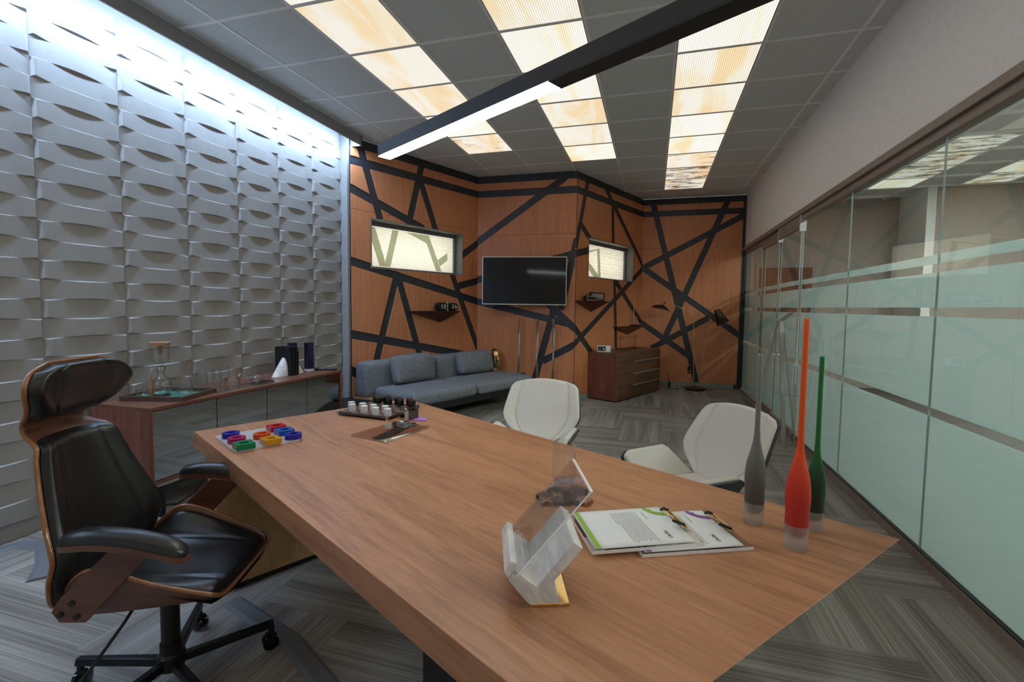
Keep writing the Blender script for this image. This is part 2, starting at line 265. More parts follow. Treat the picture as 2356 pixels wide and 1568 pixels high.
# ------------------------------------------------------------------ mesh helpers
class B:
    def __init__(s): s.v = []; s.f = []
    def add(s, vs, fs, T=None):
        o = len(s.v); s.v += [tuple(T @ Vector(v)) if T else tuple(v) for v in vs]; s.f += [tuple(i + o for i in f) for f in fs]; return s
    def box(s, c, d, T=None):
        x, y, z = c; a, b, h = d[0] / 2, d[1] / 2, d[2] / 2
        vs = [(x + i * a, y + j * b, z + k * h) for k in (-1, 1) for j in (-1, 1) for i in (-1, 1)]
        return s.add(vs, [(0, 2, 3, 1), (4, 5, 7, 6), (0, 1, 5, 4), (2, 6, 7, 3), (0, 4, 6, 2), (1, 3, 7, 5)], T)
    def span(s, a, b, T=None):
        return s.box([(a[i] + b[i]) / 2 for i in range(3)], [abs(b[i] - a[i]) for i in range(3)], T)
    def prism(s, poly, z0, z1, T=None, top=None):
        n = len(poly); tp = top or poly
        vs = [(p[0], p[1], z0) for p in poly] + [(p[0], p[1], z1) for p in tp]
        fs = [tuple(range(n - 1, -1, -1)), tuple(range(n, 2 * n))] + [(i, (i + 1) % n, n + (i + 1) % n, n + i) for i in range(n)]
        return s.add(vs, fs, T)
    def lathe(s, prof, n=24, T=None, cap=True):
        vs = []; fs = []; k = len(prof)
        for r, z in prof:
            for i in range(n):
                a = 2 * PI * i / n; vs.append((r * math.cos(a), r * math.sin(a), z))
        for j in range(k - 1):
            for i in range(n):
                fs.append((j * n + i, j * n + (i + 1) % n, (j + 1) * n + (i + 1) % n, (j + 1) * n + i))
        if cap:
            fs.append(tuple(range(n - 1, -1, -1))); fs.append(tuple((k - 1) * n + i for i in range(n)))
        return s.add(vs, fs, T)
    def cyl(s, p0, p1, r0, r1=None, n=12, T=None):
        r1 = r0 if r1 is None else r1; p0 = Vector(p0); p1 = Vector(p1); d = p1 - p0
        Q = Matrix.Translation(p0) @ d.to_track_quat('Z', 'Y').to_matrix().to_4x4()
        return s.lathe([(r0, 0), (r1, d.length)], n, (T @ Q) if T else Q)
    def bar(s, p0, p1, wd, hd, up=(0, 0, 1), T=None):
        p0 = Vector(p0); p1 = Vector(p1); d = (p1 - p0).normalized(); u = Vector(up); sd = d.cross(u).normalized(); u = sd.cross(d)
        vs = [tuple(p + sd * i * wd / 2 + u * j * hd / 2) for p in (p0, p1) for i, j in ((-1, -1), (1, -1), (1, 1), (-1, 1))]
        return s.add(vs, [(3, 2, 1, 0), (4, 5, 6, 7), (0, 1, 5, 4), (1, 2, 6, 5), (2, 3, 7, 6), (3, 0, 4, 7)], T)
    def tube(s, pts, r, n=8, T=None):
        pts = [Vector(p) for p in pts]; vs = []; fs = []; pr = None
        for i, p in enumerate(pts):
            d = (pts[min(i + 1, len(pts) - 1)] - pts[max(i - 1, 0)]).normalized()
            ref = pr if pr is not None else (Vector((0, 0, 1)) if abs(d.z) < .9 else Vector((1, 0, 0)))
            a = (ref - d * ref.dot(d)).normalized(); pr = a; b = d.cross(a); rr = r[i] if isinstance(r, (list, tuple)) else r
            for k in range(n):
                t = 2 * PI * k / n; vs.append(tuple(p + (a * math.cos(t) + b * math.sin(t)) * rr))
        for i in range(len(pts) - 1):
            for k in range(n): fs.append((i * n + k, i * n + (k + 1) % n, (i + 1) * n + (k + 1) % n, (i + 1) * n + k))
        fs.append(tuple(range(n - 1, -1, -1))); fs.append(tuple((len(pts) - 1) * n + k for k in range(n)))
        return s.add(vs, fs, T)
    def grid(s, fn, nu, nv, T=None):
        vs = [tuple(fn(i / nu, j / nv)) for j in range(nv + 1) for i in range(nu + 1)]
        fs = [(j * (nu + 1) + i, j * (nu + 1) + i + 1, (j + 1) * (nu + 1) + i + 1, (j + 1) * (nu + 1) + i) for j in range(nv) for i in range(nu)]
        return s.add(vs, fs, T)
    def rbox(s, c, d, r, puff=(0, 0, 0), n=10, T=None):
        """rounded, slightly stuffed box (cushions)"""
        h = [d[i] / 2 for i in range(3)]; vs = []; fs = []
        for ax in range(3):
            for sg in (-1, 1):
                o = len(vs); u, v = (ax + 1) % 3, (ax + 2) % 3
                for j in range(n + 1):
                    for i in range(n + 1):
                        p = [0, 0, 0]; p[ax] = sg; p[u] = math.sin((2 * i / n - 1) * PI / 2) ; p[v] = math.sin((2 * j / n - 1) * PI / 2)
                        q = [p[k] * h[k] for k in range(3)]; core = [max(-(h[k] - r), min(h[k] - r, q[k])) for k in range(3)]
                        dv = Vector([q[k] - core[k] for k in range(3)])
                        if dv.length > 1e-9: dv = dv.normalized() * r
                        q = [core[k] + dv[k] for k in range(3)]
                        for k in range(3):
                            a_, b_ = (k + 1) % 3, (k + 2) % 3
                            q[k] += puff[k] * (q[k] / h[k]) * (1 - (q[a_] / h[a_]) ** 2) * (1 - (q[b_] / h[b_]) ** 2)
                        vs.append((q[0] + c[0], q[1] + c[1], q[2] + c[2]))
                for j in range(n):
                    for i in range(n):
                        a = o + j * (n + 1) + i; f = (a, a + 1, a + n + 2, a + n + 1); fs.append(f if sg > 0 else f[::-1])
        return s.add(vs, fs, T)
    def mesh(s, name, mt, smooth=None, weld=False):
        me = bpy.data.meshes.new(name); me.from_pydata(s.v, [], s.f); me.materials.append(M[mt] if isinstance(mt, str) else mt)
        bm = bmesh.new(); bm.from_mesh(me)
        if weld: bmesh.ops.remove_doubles(bm, verts=bm.verts, dist=1e-5)
        bmesh.ops.recalc_face_normals(bm, faces=bm.faces); bm.to_mesh(me); bm.free()
        if smooth is not None:
            me.polygons.foreach_set('use_smooth', [True] * len(me.polygons)); me.set_sharp_from_angle(angle=math.radians(smooth))
        return me
    def build(s, name, mt, parent=None, smooth=None, bevel=0, seg=2, weld=False, solid=0):
        o = bpy.data.objects.new(name, s.mesh(name, mt, smooth, weld)); C.objects.link(o)
        if parent: o.parent = parent
        if solid:
            m = o.modifiers.new('solid', 'SOLIDIFY'); m.thickness = solid; m.offset = 0
        if bevel:
            m = o.modifiers.new('bevel', 'BEVEL'); m.width = bevel; m.segments = seg; m.limit_method = 'ANGLE'; m.angle_limit = math.radians(40)
        return o
def tag(o, label, cat, group=None):
    o['label'] = label; o['category'] = cat
    if group: o['group'] = group
    return o
def thing(name, label, cat, loc=(0, 0, 0), rz=0, group=None):
    o = bpy.data.objects.new(name, None); C.objects.link(o); o.location = loc; o.rotation_euler = (0, 0, rz); o.empty_display_size = .1
    return tag(o, label, cat, group)
def struct(o): o['kind'] = 'structure'; return o
def empty(name, parent=None, loc=(0, 0, 0), rz=0):
    o = bpy.data.objects.new(name, None); C.objects.link(o); o.location = loc; o.rotation_euler = (0, 0, rz); o.parent = parent; return o
def inst(name, me, parent, loc=(0, 0, 0), rz=0):
    o = bpy.data.objects.new(name, me); C.objects.link(o); o.parent = parent; o.location = loc; o.rotation_euler = (0, 0, rz); return o
def dup(root, loc, rz, label=None):
    r = root.copy(); C.objects.link(r); r.location = loc; r.rotation_euler = (0, 0, rz)
    if label: r['label'] = label
    for ch in list(root.children):
        c = ch.copy(); C.objects.link(c); c.parent = r
        for g in list(ch.children):
            d = g.copy(); C.objects.link(d); d.parent = c
    return r
def text(name, body, size, mt, parent, loc, rot, ext=.0003, ax='CENTER'):
    cu = bpy.data.curves.new(name, 'FONT'); cu.body = body; cu.size = size; cu.extrude = ext; cu.align_x = ax; cu.align_y = 'CENTER'; cu.materials.append(M[mt])
    o = bpy.data.objects.new(name, cu); C.objects.link(o); bpy.context.view_layer.update()
    me = bpy.data.meshes.new_from_object(o.evaluated_get(bpy.context.evaluated_depsgraph_get())); bpy.data.objects.remove(o)
    o = bpy.data.objects.new(name, me); C.objects.link(o); o.parent = parent; o.location = loc; o.rotation_euler = rot; return o
def RT(x=0, y=0, z=0, rx=0, ry=0, rz=0):
    return Matrix.Translation((x, y, z)) @ Matrix.Rotation(rz, 4, 'Z') @ Matrix.Rotation(ry, 4, 'Y') @ Matrix.Rotation(rx, 4, 'X')
R_ = math.radians
# ------------------------------------------------------------------ the room shell
ZC = 3.316
A0, A1, B1, C1, D1 = (Vector(p) for p in ((-3.384, 4.826), (-2.587, 6.68), (-1.099, 6.70), (-.216, 8.75), (1.475, 8.76)))
NEAR = -1.7
XL, XR = -3.53, 1.475
ORD = ['first', 'second', 'third', 'fourth', 'fifth', 'sixth', 'seventh', 'eighth', 'ninth', 'tenth', 'eleventh', 'twelfth', 'thirteenth', 'fourteenth', 'fifteenth', 'sixteenth']

# floor: a screed with herringbone carpet planks on it
floor = struct(B().span((-3.7, NEAR, -.08), (5.7, 9.8, -.008)).build('floor', 'carpet2'))
U = .4625; FX, FY = .135, 4.93; g = .0012
plank_me = B().box((0, 0, -.004), (U - g, 2 * U - g, .008)).mesh('carpet_plank', 'carpet')
def room_x(y):   # x-extent of the room at y (walls A to D)
    if y < A0.y: return XL
    for p, q in ((A0, A1), (B1, C1)):
        if p.y <= y <= q.y: return p.x + (q.x - p.x) * (y - p.y) / (q.y - p.y)
    return A1.x if y < B1.y else C1.x
def plank(x0, y0, x1, y1, horiz):
    X0, X1, Y0, Y1 = max(x0, XL), min(x1, XR), max(y0, NEAR), min(y1, 8.78)
    if X1 - X0 < .01 or Y1 - Y0 < .01 or X1 < min(room_x(Y0), room_x(Y1)) : return
    cx, cy = (X0 + X1) / 2, (Y0 + Y1) / 2
    if X1 - X0 > x1 - x0 - 1e-6 and Y1 - Y0 > y1 - y0 - 1e-6:
        inst('carpet_plank', plank_me, floor, (cx, cy, 0), PI / 2 if horiz else 0)
    else:
        dx, dy = X1 - X0 - g, Y1 - Y0 - g
        if horiz: dx, dy = dy, dx
        o = B().box((0, 0, -.004), (dx, dy, .008)).build('carpet_plank', 'carpet', floor); o.location = (cx, cy, 0); o.rotation_euler = (0, 0, PI / 2 if horiz else 0)
for c in range(-8, 4):
    x0 = FX + (c - 1) * U
    for r in range(-16, 10):
        y0 = FY + r * U; k = (r + c) % 4
        if k == 0: plank(x0, y0, x0 + U, y0 + 2 * U, False)
        elif k == 2: plank(x0, y0, x0 + 2 * U, y0 + U, True)

# ceiling: slab, T-bars, mineral tiles, lit diffuser panels
ceil = struct(B().span((-3.7, NEAR - .2, ZC + .03), (5.7, 9.8, ZC + .1)).build('ceiling', 'tile'))
G = .6096; GX, GY = -2.9402, 2.6216
xs = [-3.285] + [GX + G * i for i in range(8)] + [XR]
LIT = {2: ('left', 4), 4: ('middle', 5), 6: ('right', 8)}    # column -> last lit row
def inside(x, y): return x > room_x(y) - .35
tile_me = B().box((0, 0, .01), (G - .022, G - .022, .02)).mesh('ceiling_tile', 'tile')
pan_me = {}
for k in ('panel', 'panel_amber', 'panel_smudge', 'panel_dirty', 'hall_fill'):
    pan_me[k] = B().box((0, 0, .008), (.585, .585, .012)).mesh('diffuser', k)
frame_b = B()
for a, b in (((-.297, -.297), (-.290, .297)), ((.290, -.297), (.297, .297)), ((-.29, -.297), (.29, -.290)), ((-.29, .290), (.29, .297))): frame_b.span((*a, -.001), (*b, .014))
pframe_me = frame_b.mesh('panel_frame', 'tbar')
LOOK = {('right', 8): 'panel_dirty', ('right', 7): 'panel_dirty', ('right', 6): 'panel_smudge', ('right', 3): 'panel_amber', ('right', 2): 'panel_amber',
        ('left', 4): 'panel_smudge', ('left', 2): 'panel_amber', ('left', 1): 'panel_amber', ('left', 0): 'panel_amber', ('middle', 4): 'panel_amber', ('middle', 3): 'panel_amber', ('middle', 0): 'panel_amber'}
WORD = {'panel': 'clean cream', 'panel_amber': 'amber-tinted', 'panel_smudge': 'brown-smudged', 'panel_dirty': 'black-stained', 'hall_fill': 'added out-of-view fill-light'}
for i in range(len(xs) - 1):
    for j in range(-7, 11):
        y0 = GY + G * j; cx, cy = (xs[i] + xs[i + 1]) / 2, y0 + G / 2
        if cy > 9.0 or not inside(xs[i + 1], cy): continue
        if i in LIT and j <= LIT[i][1]:
            side, last = LIT[i]; k = LOOK.get((side, j), 'panel'); n = last - j
            t = thing('ceiling_light_panel', 'lit %s ribbed ceiling panel, %s from the far end of the %s row' % (WORD[k], ORD[n], side), 'light panel', (cx, cy, ZC), 0, 'lit ceiling panels')
            inst('diffuser', pan_me[k], t); inst('panel_frame', pframe_me, t)
        elif abs(xs[i + 1] - xs[i] - G) < .01:
            inst('ceiling_tile', tile_me, ceil, (cx, cy, ZC + .003))
        else:
            o = B().box((0, 0, .01), (xs[i + 1] - xs[i] - .02, G - .022, .02)).build('ceiling_tile', 'tile', ceil); o.location = (cx, cy, ZC + .003)
for x in xs[1:-1]:
    B().span((x - .012, NEAR, ZC - .001), (x + .012, 9.2, ZC + .02)).build('ceiling_bar', 'tbar', ceil)
B().span((XR - .02, NEAR, ZC - .001), (XR, 8.76, ZC + .02)).build('ceiling_bar', 'tbar', ceil)
for j in range(-7, 12):
    y = GY + G * j
    B().span((-3.285, y - .012, ZC - .0005), (XR, y + .012, ZC + .019)).build('ceiling_bar', 'tbar', ceil)

# left wall of relief bricks
wl = struct(B().span((XL - .12, NEAR, 0), (XL + .004, 4.80, ZC + .05)).build('wall_left', 'relief'))
PW, RH = .4655, .1177
def brick_me(kind):
    """moulded brick: bowed face, sloping (drafted) upper, lower and end faces down to its neighbours"""
    b = B(); n = 28; D = .025; vs = []; hw = PW / 2 - .0006
    def dep(k, t):
        if k: return .003 + (.011 + .013 * t * t) * (1 if abs(t) < .935 else max(0, (1 - abs(t)) / .065))
        return .003 + .024 * (1 - t * t)
    for i in range(n + 1):
        t = math.sin((2 * i / n - 1) * PI / 2) if kind else 2 * i / n - 1
        d, o = dep(kind, t), dep(1 - kind, t); m = min(d, o); q = d - m
        vs += [(0, t * hw, 0), (m, t * hw, 0), (d, t * hw, .6 * q), (d, t * hw, RH - .55 * q), (m, t * hw, RH), (0, t * hw, RH)]
    fs = []
    for i in range(n):
        a = 6 * i
        for k in range(5): fs.append((a + k, a + 6 + k, a + 7 + k, a + 1 + k))
    fs += [(0, 1, 2, 3, 4, 5), tuple(6 * n + k for k in (5, 4, 3, 2, 1, 0))]
    return b.add(vs, fs).mesh('relief_brick', 'relief', 12)
bk = [brick_me(0), brick_me(1)]
for c in range(-2, 6):
    y = 1.899 + .4655 * c + .2328
    zoff = 1.396 - 12 * RH        # tops of the raised-end bricks of column 0 fall on 1.396
    for r in range(0, 29):
        z = zoff + RH * (r - 1)
        if z < -.01 or z > ZC - .1: continue
        inst('relief_brick', bk[1 if (r + c) % 2 == 0 else 0], wl, (XL + .002, y, z))
struct(B().span((-3.53, 4.692, 0), (-3.425, 4.765, ZC)).build('trim_1', 'white_paint', bevel=.003)).name = 'trim_1'
# light cove along the top of the relief wall
cove = struct(B().span((-3.285, NEAR, 3.205), (-3.270, 4.765, ZC)).build('trim_2', 'white_paint', bevel=.002))
B().span((-3.53, 4.750, 3.205), (-3.27, 4.765, ZC)).build('end_cap', 'white_paint', cove)
t = thing('cove_light', 'cold white glowing strip light hidden along the top of the relief wall', 'strip light', (-3.308, 1.4, 3.236))
B().span((-.022, -3.05, 0), (.022, 3.33, .012)).build('led_diffuser', 'led', t)
B().span((-.026, -3.06, .0125), (.026, 3.34, .05)).build('housing', 'white_paint', t)

# right wall: painted head, rails, frosted sliding glass
wr = struct(B().span((XR, NEAR, 2.425), (XR + .14, 9.72, ZC + .05)).build('wall_right', 'paint'))
B().span((XR - .045, NEAR, 2.372), (XR + .05, 8.76, 2.425)).build('track', 'rail', wr, bevel=.004)
B().span((XR - .022, NEAR, 2.318), (XR + .045, 5.50, 2.371)).build('glazing_channel', 'rail', wr, bevel=.002)
B().span((XR - .002, 7.30, 2.318), (XR + .045, 8.76, 2.371)).build('glazing_channel', 'rail', wr, bevel=.002)
for ya, yb, dx in ((5.505, 6.365, -.018), (6.375, 7.42, .012)):
    B().span((XR + dx - .016, ya, 2.236), (XR + dx + .016, yb, 2.371)).build('door_rail', 'rail', wr, bevel=.002)
    B().span((XR + dx - .016, ya, .012), (XR + dx + .016, yb, .105)).build('door_rail', 'rail', wr, bevel=.002)
for y in (5.507, 6.37):
    B().span((XR - .040, y - .012, 2.20), (XR + .02, y + .012, 2.372)).build('door_bracket', 'silver', wr, bevel=.002)
for y in (5.515, 6.385):
    B().span((XR - .040, y - .014, .006), (XR + .02, y + .014, .112)).build('door_bracket', 'alu', wr, bevel=.002)
B().span((XR - .022, NEAR, 0), (XR + .045, 5.50, .058)).build('floor_channel', 'rail', wr, bevel=.003)
B().span((XR - .0195, NEAR, .0585), (XR + .012, 5.50, .066)).build('gasket', 'black', wr)
B().span((XR - .002, 7.42, 0), (XR + .045, 8.76, .03)).build('floor_channel', 'rail', wr, bevel=.002)
PANES = [(-.60, .605, 0), (.609, 1.826, 0), (1.830, 3.058, 0), (3.062, 4.278, 0), (4.282, 5.497, 0), (5.505, 6.36, -.018), (6.38, 7.42, .012), (7.305, 8.755, .03)]
FILMS = ((.05, .815), (.862, 1.361), (1.411, 1.602), (1.650, 1.700))
for ya, yb, dx in PANES:
    z0, z1 = (.062, 2.330) if not dx else ((.10, 2.24) if dx < .02 else (.03, 2.33))
    p = B().span((XR + dx - .005, ya, z0), (XR + dx + .005, yb, z1)).build('glass_pane', 'pane', wr)
    p.data.materials.append(M['paneedge'])
    for f in p.data.polygons:
        if abs(f.normal.y) > .9: f.material_index = 1
    for a, b in FILMS:
        a = max(a, z0 + .004)
        B().span((XR + dx + .0055, ya, a), (XR + dx + .0075, yb, b)).build('frosted_film', 'frost', p)
B().span((XR - .012, 8.735, 0), (XR + .03, 8.762, 2.372)).build('jamb', 'black', wr)
hd = B()
for sx in (-.055, .055):
    hd.tube([(XR - .018 + sx * .2, 6.28, 1.12), (XR - .018 + sx, 6.28, 1.12), (XR - .018 + sx * 1.15, 6.28, 1.105), (XR - .018 + sx * 1.15, 6.28, .86), (XR - .018 + sx, 6.28, .845), (XR - .018 + sx * .2, 6.28, .845)], .009, 8)
hd.build('door_handle', 'white', wr, 40)

# the hall beyond the glass
wh = struct(B().span((1.62, 9.70, 0), (4.06, 9.82, ZC + .05)).build('wall_hall', 'beige'))
B().span((4.06, 8.84, 0), (4.18, 9.82, ZC + .05)).build('wall_return', 'paint', wh)
B().span((4.18, 8.84, 0), (5.7, 8.96, ZC + .05)).build('wall_panel', 'beige', wh)
B().span((5.6, NEAR, 0), (5.7, 8.84, ZC + .05)).build('wall_panel', 'beige', wh)
B().span((1.62, NEAR - .1, 0), (5.7, NEAR, ZC + .05)).build('wall_panel', 'beige', wh)
B().span((1.5, 8.78, 0), (1.62, 9.82, ZC + .05)).build('wall_panel', 'beige', wh)
wn = struct(empty('window_3', None, (2.33, 9.695, 1.60)))
B().span((-.50, -.012, -.30), (-.44, .0, .62)).span((.44, -.012, -.30), (.50, 0, .62)).span((-.44, -.012, .56), (.44, 0, .62)).build('window_frame', 'white_paint', wn)
B().span((-.44, -.008, -.30), (.44, -.003, .56)).build('roman_shade', 'weave', wn)
for nm, x0, rows in (('near', 3.205, (('panel_dirty', 6.383), ('panel_dirty', 6.983), ('panel_dirty', 7.583), ('panel', 8.183), ('panel_amber', 4.55), ('hall_fill', 3.94), ('hall_fill', 2.72), ('hall_fill', 1.5), ('hall_fill', .28))), ('far', 4.405, (('panel_amber', 7.55), ('panel_dirty', 8.14), ('hall_fill', 6.33), ('hall_fill', 5.1), ('hall_fill', 3.3), ('hall_fill', 1.5)))):
    for k, (kk, y) in enumerate(sorted(rows, key=lambda q: -q[1])):
        t = thing('hall_light_panel', '%s ceiling panel beyond the glass, %s from the far end of the %s row' % (WORD[kk], ORD[k], nm), 'light panel', (x0 + .293, y + .293, ZC), 0, 'ceiling panels in the hall')
        inst('diffuser', pan_me[kk], t); inst('panel_frame', pframe_me, t)
hall_bars = struct(empty('trim_3'))
for i in range(7):
    x = 1.98 + G * i
    B().span((x - .012, NEAR, ZC - .002), (x + .012, 9.7, ZC + .03)).build('ceiling_bar', 'tbar', hall_bars)
for j in range(-5, 12):
    B().span((1.62, GY + .1 + G * j, ZC - .001), (5.6, GY + .124 + G * j, ZC + .029)).build('ceiling_bar', 'tbar', hall_bars)
# room end behind the camera
struct(B().span((-3.65, NEAR - .12, 0), (XR + .14, NEAR, ZC + .05)).build('wall_near', 'paint'))

# wood-clad folded back walls: veneer pieces fixed proud of a black wall
ST = {
 'A': [((.039, 3.231), (.301, 2.447), .05, .02), ((-.084, 2.729), (.691, 2.492), .05, .30), ((.938, 3.211), (.758, 2.517), .05, .03), ((.916, 3.048), (1.183, 2.434), .05, .02), ((-.081, 1.888), (2.033, 1.451), .05, .05),
       ((.551, 1.782), (.255, .74), .03, .66), ((.562, 1.764), (.908, .728), .03, .66), ((-.08, 1.029), (.902, .831), .05, .95), ((1.502, 1.819), (2.052, .691), .03, .1), ((1.619, 1.67), (2.03, 1.765), 0, .05), ((1.71, 2.135), (2.021, 2.332), .03, .05), ((-.082, .589), (.047, .508), .05, .8)],
 'B': [((.009, 2.351), (1.292, 3.209), .05, .05), ((.013, 1.783), (1.512, 2.158), .05, .05), ((1.506, 2.316), (1.376, 1.731), .05, .40), ((-.02, 1.459), (1.425, 1.14), .05, 0), ((1.151, 1.395), (1.479, 1.095), .15, .05), ((1.20, 1.38), (.925, .314), 0, .26), ((1.03, .579), (1.484, .827), 0, .05)],
 'C': [((.283, 3.21), (.024, 2.311), .05, .08), ((.142, 2.571), (.383, 2.409), .03, .03), ((1.066, 3.034), (1.115, 2.442), .03, .05), ((.857, 3.219), (2.229, 2.162), .05, .05), ((1.189, 1.811), (1.31, .60), .05, .3), ((.0, 2.152), (.333, 2.226), .05, .03), ((.002, 1.093), (.46, .724), .05, .5), ((.0, .842), (1.832, 1.861), .05, .0), ((1.80, 1.845), (2.25, 2.09), 0, .03), ((1.254, 1.797), (2.24, 1.118), .05, .05)],
 'D': [((.169, 3.219), (.98, .104), .05, .05), ((.0, 2.093), (1.604, 2.949), .05, .06), ((1.381, 3.21), (.418, .826), .05, .03), ((.0, 2.115), (1.682, .914), .03, .03), ((.20, .658), (1.147, 1.226), .0, .0), ((.0, 1.125), (.85, .544), .05, .06)]}
SEAM = {'A': 2.5, 'B': 2.44, 'C': 2.44, 'D': 2.44}
def arrange(L, x0, x1, strips, holes, z0=.075, z1=3.21):
    vs = []; faces = []
    def quad(pts):
        o = len(vs); vs.extend(Vector(p) for p in pts); faces.append([o, o + 1, o + 2, o + 3])
    quad([(x0, z0), (x1, z0), (x1, z1), (x0, z1)])
    for a, b, ea, eb in strips:
        a, b = Vector(a), Vector(b); d = (b - a).normalized(); a = a - d * ea; b = b + d * eb; nn = Vector((-d.y, d.x)) * .05
        quad([a - nn, b - nn, b + nn, a + nn])
    for h in holes: quad([(h[0], h[1]), (h[2], h[1]), (h[2], h[3]), (h[0], h[3])])
    V, E, F, ov, oe, of = delaunay_2d_cdt(vs, [], faces, 1, 1e-5, True)
    keep = [tuple(f) for f, o in zip(F, of) if list(o) == [0]]
    ed = {}
    for i, f in enumerate(keep):
        for k in range(len(f)): ed.setdefault(frozenset((f[k], f[(k + 1) % len(f)])), []).append(i)
    seen = set(); out = []
    for i in range(len(keep)):
        if i in seen: continue
        st = [i]; comp = []; seen.add(i)
        while st:
            c = st.pop(); comp.append(c); f = keep[c]
            for k in range(len(f)):
                for m in ed[frozenset((f[k], f[(k + 1) % len(f)]))]:
                    if m not in seen: seen.add(m); st.append(m)
        out.append((V, [keep[c] for c in comp], ed))
    return out
def piece(V, tris, parent):
    idx = {}; b = B(); bound = {}
    for f in tris:
        for k in range(3):
            e = (f[k], f[(k + 1) % 3]); 
            if (e[1], e[0]) in bound: del bound[(e[1], e[0])]
            else: bound[e] = 1
    area = sum(abs((V[f[1]] - V[f[0]]).cross(V[f[2]] - V[f[0]])) / 2 for f in tris)
    if area < .0006: return
    def vi(i, y):
        if (i, y) not in idx: idx[(i, y)] = len(b.v); b.v.append((V[i].x, y, V[i].y))
        return idx[(i, y)]
    for f in tris:
        b.f.append(tuple(vi(i, -.012) for i in f)); b.f.append(tuple(vi(i, 0) for i in reversed(f)))
    for (p, q) in bound: b.f.append((vi(p, 0), vi(q, 0), vi(q, -.012), vi(p, -.012)))
    o = b.build('wood_panel', 'veneer', parent)
    bm = bmesh.new(); bm.from_mesh(o.data); bmesh.ops.dissolve_limit(bm, angle_limit=.02, verts=bm.verts, edges=bm.edges); bm.to_mesh(o.data); bm.free()
    m = o.modifiers.new('bevel', 'BEVEL'); m.width = .0018; m.segments = 1; m.limit_method = 'ANGLE'; m.angle_limit = R_(50)
def back_wall(key, name, a, b, x0, x1, hole=None):
    d = b - a; L = d.length; wall = struct(empty(name, None, (a.x, a.y, 0), math.atan2(d.y, d.x)))
    e0 = x0 - .03 if key == 'A' else 0
    if hole:
        h = hole; bb = B().span((e0, 0, 0), (h[0], .10, ZC)).span((h[2], 0, 0), (L + .02, .10, ZC)).span((h[0], 0, 0), (h[2], .10, h[1])).span((h[0], 0, h[3]), (h[2], .10, ZC))
    else: bb = B().span((e0, 0, 0), (L + (.02 if key != 'D' else 0), .10, ZC))
    bb.build('backing', 'navy', wall)
    bands = [((x0 - .2, 3.055), (x1 + .2, 3.055), 0, 0)]
    holes = [hole] if hole else []
    sm = SEAM[key]
    for V, tr, _ in arrange(L, x0, x1, ST[key] + bands, holes + [(x0 - .1, sm - .0012, x1 + .1, sm + .0012)]): piece(V, tr, wall)
    if key != 'A': B().span((0.02, -.014, 0), ((L if key != 'D' else 1.59), 0, .072)).build('baseboard', 'baseboard', wall, bevel=.003)
    return wall
WA, WC = (.172, 1.828, 1.700, 2.430), (.352, 1.828, 1.852, 2.425)
wA = back_wall('A', 'wall_back_left', A0, A1, -.09, (A1 - A0).length - .004, WA)
wB = back_wall('B', 'wall_back_middle', A1, B1, .004, (B1 - A1).length + .007, None)
wC = back_wall('C', 'wall_back_step', B1, C1, -.007, (C1 - B1).length - .004, WC)
wD = back_wall('D', 'wall_back_right', C1, D1, .004, 1.64, None)
